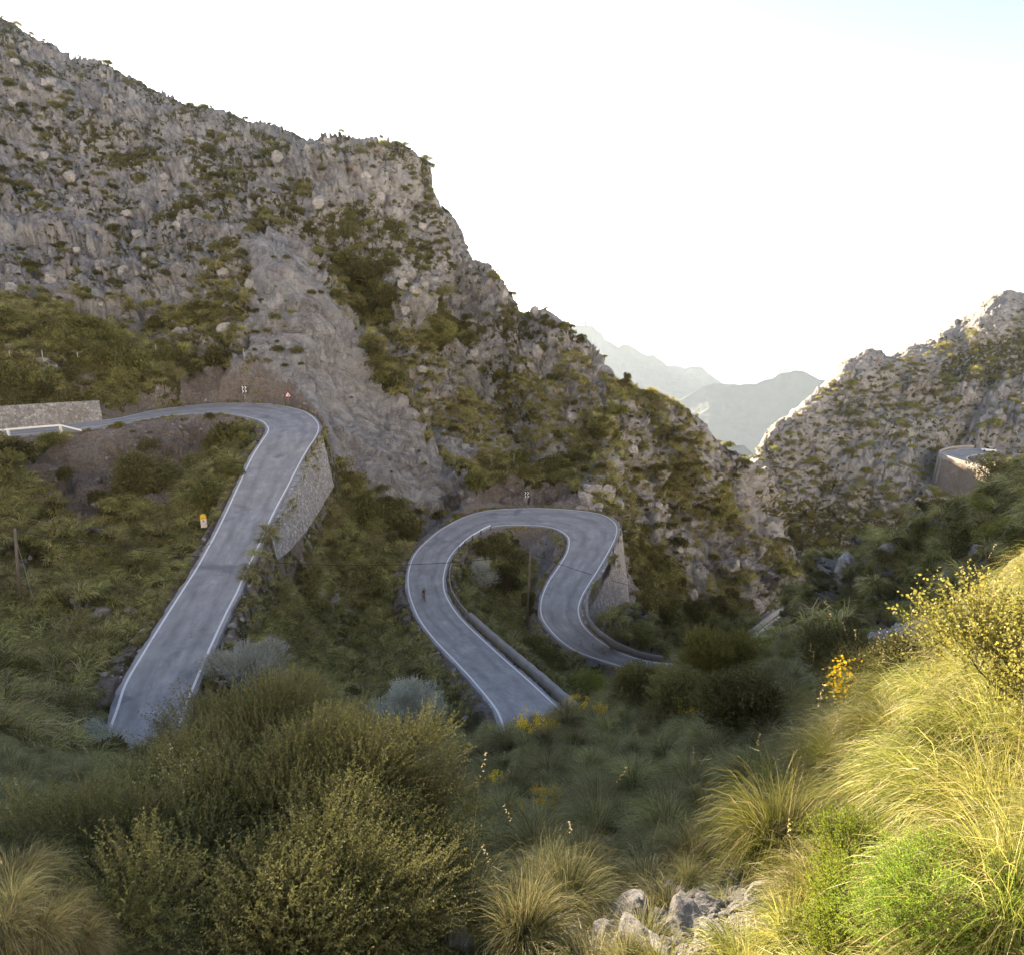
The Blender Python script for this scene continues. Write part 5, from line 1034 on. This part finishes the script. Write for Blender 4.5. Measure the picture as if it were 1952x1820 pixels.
# near dark shrubs along the brow
NB=[(1375,1315,2.3,2.2,'gold','olive-gold leafy tree-like bush in front of the lowest road'),(1590,1295,2.0,1.4,'shrub','black-green dense bush on the brow left of the pale scree'),(1640,1330,2.0,.8,'shrub','black-green dense bush on the brow under the scree'),(1440,1365,1.5,.9,'shrub','black-green bush between the olive-gold bush and the dense ones'),(1310,1370,2.2,1.5,'shrub2','twiggy brown-green bush with yellow flowers on the brow'),(1240,1340,2.2,1.2,'shrub2','thin brown-green bush above the road end'),(1570,1370,1.9,1.2,'shrub','dark low bush above the big yellow flowers'),(1730,1330,1.6,.7,'shrub','dark bush below the scree to the right'),(1400,1400,1.7,1.1,'shrub','dark low bush in the middle of the shaded brow')]
for i,(x,y,W_,H_,mt,lb) in enumerate(NB):
    sprigbush(x,y,W_,H_,lb,mt,3000,14,.05,.32,500+i,asp=.55,stemw=.006,k=14,R0=.03)
# bright plants in the sun
sprigbush(1980,1380,1.7,1.5,'sunlit yellow-green bush with pale leaves at the right edge','gold',1300,13,.030,.42,601,asp=.8,stemw=.005,k=8,r=.22,open_=.95,name='leafy_bush')
sprigbush(1680,1790,1.05,.60,'bright green low bush with pale pink flower heads near the bottom right','bright',3600,16,.018,.15,602,asp=.4,stemw=.002,k=10,flowers=('pink',10,.012),R0=.008)
sprigbush(1860,1830,1.0,.52,'fine yellow-green heather-like bush at the bottom right','bright',4200,16,.013,.13,603,asp=.3,stemw=.002,k=10,R0=.008)
sprigbush(1835,1460,.9,.6,'vivid green rounded plant among the sunlit grass','bright',2200,14,.022,.2,604,asp=.3,stemw=.003,k=8,R0=.008)
sprigbush(975,1785,.42,.18,'small yellow-green cushion plant near the bottom middle','gold',700,14,.011,.08,605,asp=.5,stemw=.002,k=7,R0=.006)
sprigbush(1930,1640,.6,.4,'sunlit leafy plant with pink flowers at the right edge','gold',900,14,.016,.15,606,asp=.5,stemw=.003,k=8,R0=.008,flowers=('pink',8,.012))
# yellow flowers
YF=[(1630,1385,.50,'largest bright yellow flower clump on the brow'),(1008,1412,.42,'orange-yellow flower clump at the end of the lower road'),(1045,1412,.30,'smaller yellow flower clump right of the orange-yellow one'),(950,1508,.24,'yellow flower clump low on the shaded grass slope'),(1040,1560,.26,'yellow flower clump further down the shaded grass slope'),(985,1572,.16,'tiny yellow flower clump left of it'),(1312,1390,.40,'dull yellow flowers in the brown-green bush'),(1098,1368,.34,'yellow flowers beside the end of the concrete parapet'),(1142,1372,.22,'small yellow flower clump right of the parapet end'),(1000,1402,.2,'few yellow flowers hanging over the road edge')]
for i,(x,y,s_,lb) in enumerate(YF):
    g=np.random.default_rng(700+i); p=gnd(x,y)+[0,0,.12]; s_*=1.25; root=tag(ob('yellow_flowers',None,loc=p),lb,'flowers'); n=int(26); a=g.random(n)*6.28; D=np.stack([np.cos(a)*.45,np.sin(a)*.45,1+0*a],1); st,lv=sprigs(np.zeros((n,3)),D,s_*1.25*(.7+.5*g.random(n)),12,.03*s_/.4,g,.3,.3,stemw=.004)
    V_,f_,t_=st; ob('stems',merge('stems',[st,lv],LM['bright']),root); e=V_.reshape(n,-1,3)[:,-2:].mean(1); k=np.repeat(np.arange(n),16); q=e[k]+g.normal(size=(len(k),3))*[.09*s_,.09*s_,.12*s_]; q[:,2]-=.0
    ob('blossoms',merge('blossoms',[leafquads(q,rdir(len(k),g),.085*s_,.08*s_,g)],LM['flower']),root)
# ------------------------------------------------------------------ boulders and stones
def rockmesh(name,seed,sub=4,amp=.28):
    import bmesh
    bm=bmesh.new(); bmesh.ops.create_icosphere(bm,subdivisions=sub,radius=1); V=np.array([v.co[:] for v in bm.verts]); F_=np.array([[v.index for v in f.verts] for f in bm.faces]); bm.free()
    g=np.random.default_rng(seed)
    for _ in range(9):   # chop flat facets
        n=unit(g.normal(size=3)); d=.55+.3*g.random(); h=V@n; V=V-np.clip(h-d,0,None)[:,None]*n*.92
    V=V*(1+amp*fbm(V*1.3+seed,3,seed)[:,None]+.10*fbm(V*4+seed,4,seed+2)[:,None]+.05*(worley(V*3.5+seed,seed)[1]-worley(V*3.5+seed,seed)[0])[:,None]); return mesh(name,V,F_,False,mat=M['stone'])
RK=[rockmesh('boulder',s) for s in (1,2,3,4,5)]; RS=[rockmesh('stone',s,2,.2) for s in (11,12,13,14)]
NRK=[(1192,1745,.20,.13,.30,'upright jagged grey rock near the bottom middle'),(1225,1815,.33,.22,.18,'broad pale rock lying at the bottom edge'),(1310,1770,.26,.2,.15,'flat pale rock right of the upright jagged one'),(1463,1730,.25,.16,.14,'round-backed grey rock below the big sunlit tussock'),(1520,1700,.12,.10,.11,'small pitted rock right of the round-backed one'),(1385,1690,.20,.12,.1,'pale rock between the tussocks left of the round-backed rock'),(1280,1700,.14,.12,.08,'low grey rock in the shaded stony patch'),(1160,1700,.10,.08,.08,'small rock at the top of the shaded stony patch'),(1250,1660,.12,.1,.07,'small pale rock above the shaded stony patch'),(905,1720,.16,.12,.1,'grey rock at the right foot of the great bush'),(880,1790,.14,.12,.1,'rock in the shade below the great bush'),(1800,1520,.2,.14,.08,'pale rock in bare soil among the sunlit grass'),(1340,1730,.14,.12,.1,'rubble rock beside the flat pale rock'),(1160,1790,.14,.12,.1,'rubble rock left of the broad pale rock')]
for i,(x,y,a,b_,h_,lb) in enumerate(NRK):
    p=gnd(x,y); o=ob('boulder',RK[i%5],loc=p,rot=(.2*RNG.normal(),.2*RNG.normal(),RNG.random()*6),scale=(a,b_,h_*1.1)); tag(o,lb,'rock')
MRK=[(1120,945,2.2),(1150,940,2.6),(1170,955,2.),(1135,965,1.7),(1110,965,1.3),(1188,975,1.8),(1165,930,2.),(635,1140,1.5),(660,1165,1.2),(610,1125,1.),(320,1068,1.),(332,905,1.3),(395,1045,.8),(912,1130,.8),(1395,1070,2.4),(1440,1150,2.2),(1280,1160,1.6),(985,1070,.9),(715,1260,.7),(230,1190,1.2),(190,1160,1.1),(250,1165,1.),(1620,1080,2.4),(1690,1040,1.8),(1830,1090,1.4)]
for x,y,s_ in MRK:
    tag(ob('boulder',RK[int(x)%5],loc=gnd(x,y)-[0,0,s_*.35],rot=(RNG.random(),RNG.random(),RNG.random()*6),scale=(s_,s_*.8,s_*.75)),'weathered grey limestone boulder half sunk in the bank','rock','boulders on the banks')
g=np.random.default_rng(31); kc=clear(PX[vis],RR[vis]); w=np.where((RR[vis]<50)&(kc>0),kc*RR[vis]**.5,0); ch=spaced(vis,w,3000,.05,32); s=np.interp(RR[ch],[3,9,45],[.035,.06,.2])*(.5+1.5*g.random(len(ch))**2)
scatter_stuff('gravel',G[ch],s,RS,'loose pale stones on the bare patches of the near slope','stones',seed=10)
w=np.where((RR[vis]>45)&(RR[vis]<135)&(SOI[vis]>.05)|((RR[vis]>45)&(RR[vis]<130)&(RD[vis]>.9)&(RD[vis]<1.5)),1.,0); ch=spaced(vis,w,1700,.25,33); s=.06+.25*g.random(len(ch))**3
scatter_stuff('gravel',G[ch],s,RS,'loose stones on the bare earth banks beside the road','stones',seed=11)
w=np.where((RR[vis]>100)&(COV[vis]<.5)&(COV[vis]>.2)&(RD[vis]>3),RR[vis],0); ch=spaced(vis,w,420,1.6,34); s=(.3+1.5*g.random(len(ch))**3)
scatter_stuff('rubble',G[ch],s,RK,'weathered blocks littering the mountain faces','rocks',seed=12)
# tall dry stalks against the shade
g=np.random.default_rng(41); w=np.where((RR[vis]>5)&(RR[vis]<24)&(PX[vis,0]>900),1.,0); ch=spaced(vis,w,55,.5,42)
a=g.random(len(ch))*6.28; n=len(ch); P=G[ch]; st,lv=sprigs(P,np.stack([np.cos(a)*.2,np.sin(a)*.2,1+0*a],1),1.1*(.7+.5*g.random(n)),16,.03,g,.3,.35,stemw=.005,segs=6,open_=.5)
keep=np.tile(np.arange(16)>8,n); lv=(lv[0].reshape(-1,4,3)[keep].reshape(-1,3),np.arange(4*keep.sum()).reshape(-1,4),lv[2][:4*keep.sum()]*0+.97)
tag(ob('dry_stalks',merge('dry_stalks',[(st[0],st[1],st[2]*0+.9),lv],LM['grass2'])),'tall dry seed stalks standing above the grass','grass',None,'stuff')

# grass creeping over the road edges
g=np.random.default_rng(51); w=np.where((RR[vis]>30)&(RR[vis]<130)&(RD[vis]>.35)&(RD[vis]<.85)&(fbm(G[vis]/2.5,3,95)>.05),1.,0); ch=spaced(vis,w,900,.25,52)
scatter_stuff('grass',G[ch],.22+.35*g.random(len(ch)),TF,'small tufts creeping over the road edges','grass',seed=15)
for x,y in ((492,1035),(480,1060),(470,1085),(462,1105),(500,1010),(505,1020)):
    place(TF[x%3],gnd(x+8,y),1.0+.3*g.random(),'grass tuft overhanging the outer line of the upper straight road','grass tuft','tufts overhanging the upper straight road')
# ------------------------------------------------------------------ light, air, camera settings
sd=ray(*SUNPX); sd=sd/np.linalg.norm(sd); SEL=math.asin(sd[2]); SAZ=math.atan2(sd[0],sd[1])
l=bpy.data.lights.new('sun','SUN'); l.energy=5.0; l.angle=math.radians(.5); l.color=(1,.80,.55)
so=bpy.data.objects.new('sun',l); COL.objects.link(so); so.rotation_euler=Vector(sd).to_track_quat('Z','Y').to_euler()
w=bpy.data.worlds.new('World'); SC.world=w; w.use_nodes=True; nt=w.node_tree; bg=nt.nodes['Background']
sk=nt.nodes.new('ShaderNodeTexSky'); sk.sky_type='NISHITA'; sk.sun_disc=False; sk.sun_elevation=SEL; sk.sun_rotation=SAZ; sk.altitude=300; sk.air_density=.8; sk.dust_density=.4; sk.ozone_density=1.
hs=nt.nodes.new('ShaderNodeHueSaturation'); hs.inputs['Hue'].default_value=.508; hs.inputs['Saturation'].default_value=.78; nt.links.new(sk.outputs[0],hs.inputs['Color']); nt.links.new(hs.outputs[0],bg.inputs[0]); bg.inputs[1].default_value=.05
SC.view_settings.view_transform='Standard'; SC.view_settings.look='None'; SC.view_settings.exposure=EXPO if 'EXPO' in globals() else 2.92; SC.view_settings.gamma=1
if not os.environ.get('NOHAZE'):
    hm=bpy.data.materials.new('haze'); hm.use_nodes=True; nt=hm.node_tree; nt.nodes.remove(nt.nodes['Principled BSDF'])
    v=nt.nodes.new('ShaderNodeVolumePrincipled'); v.inputs['Color'].default_value=(.72,.86,1,1); v.inputs['Density'].default_value=HD if 'HD' in globals() else .000038; v.inputs['Anisotropy'].default_value=.2
    nt.links.new(v.outputs[0],nt.nodes['Material Output'].inputs['Volume'])
    mb=MB(); mb.box((0,22500,-451),(62000,47000,1204)); tag(ob('haze',mb.me('haze',hm)),kind='stuff')
cy=SC.cycles; cy.max_bounces=6; cy.diffuse_bounces=3; cy.glossy_bounces=2; cy.transmission_bounces=4; cy.volume_bounces=1; cy.transparent_max_bounces=8; cy.use_adaptive_sampling=True; cy.adaptive_threshold=.008
cy.use_denoising=True; cy.sample_clamp_indirect=6; cy.caustics_reflective=False; cy.caustics_refractive=False
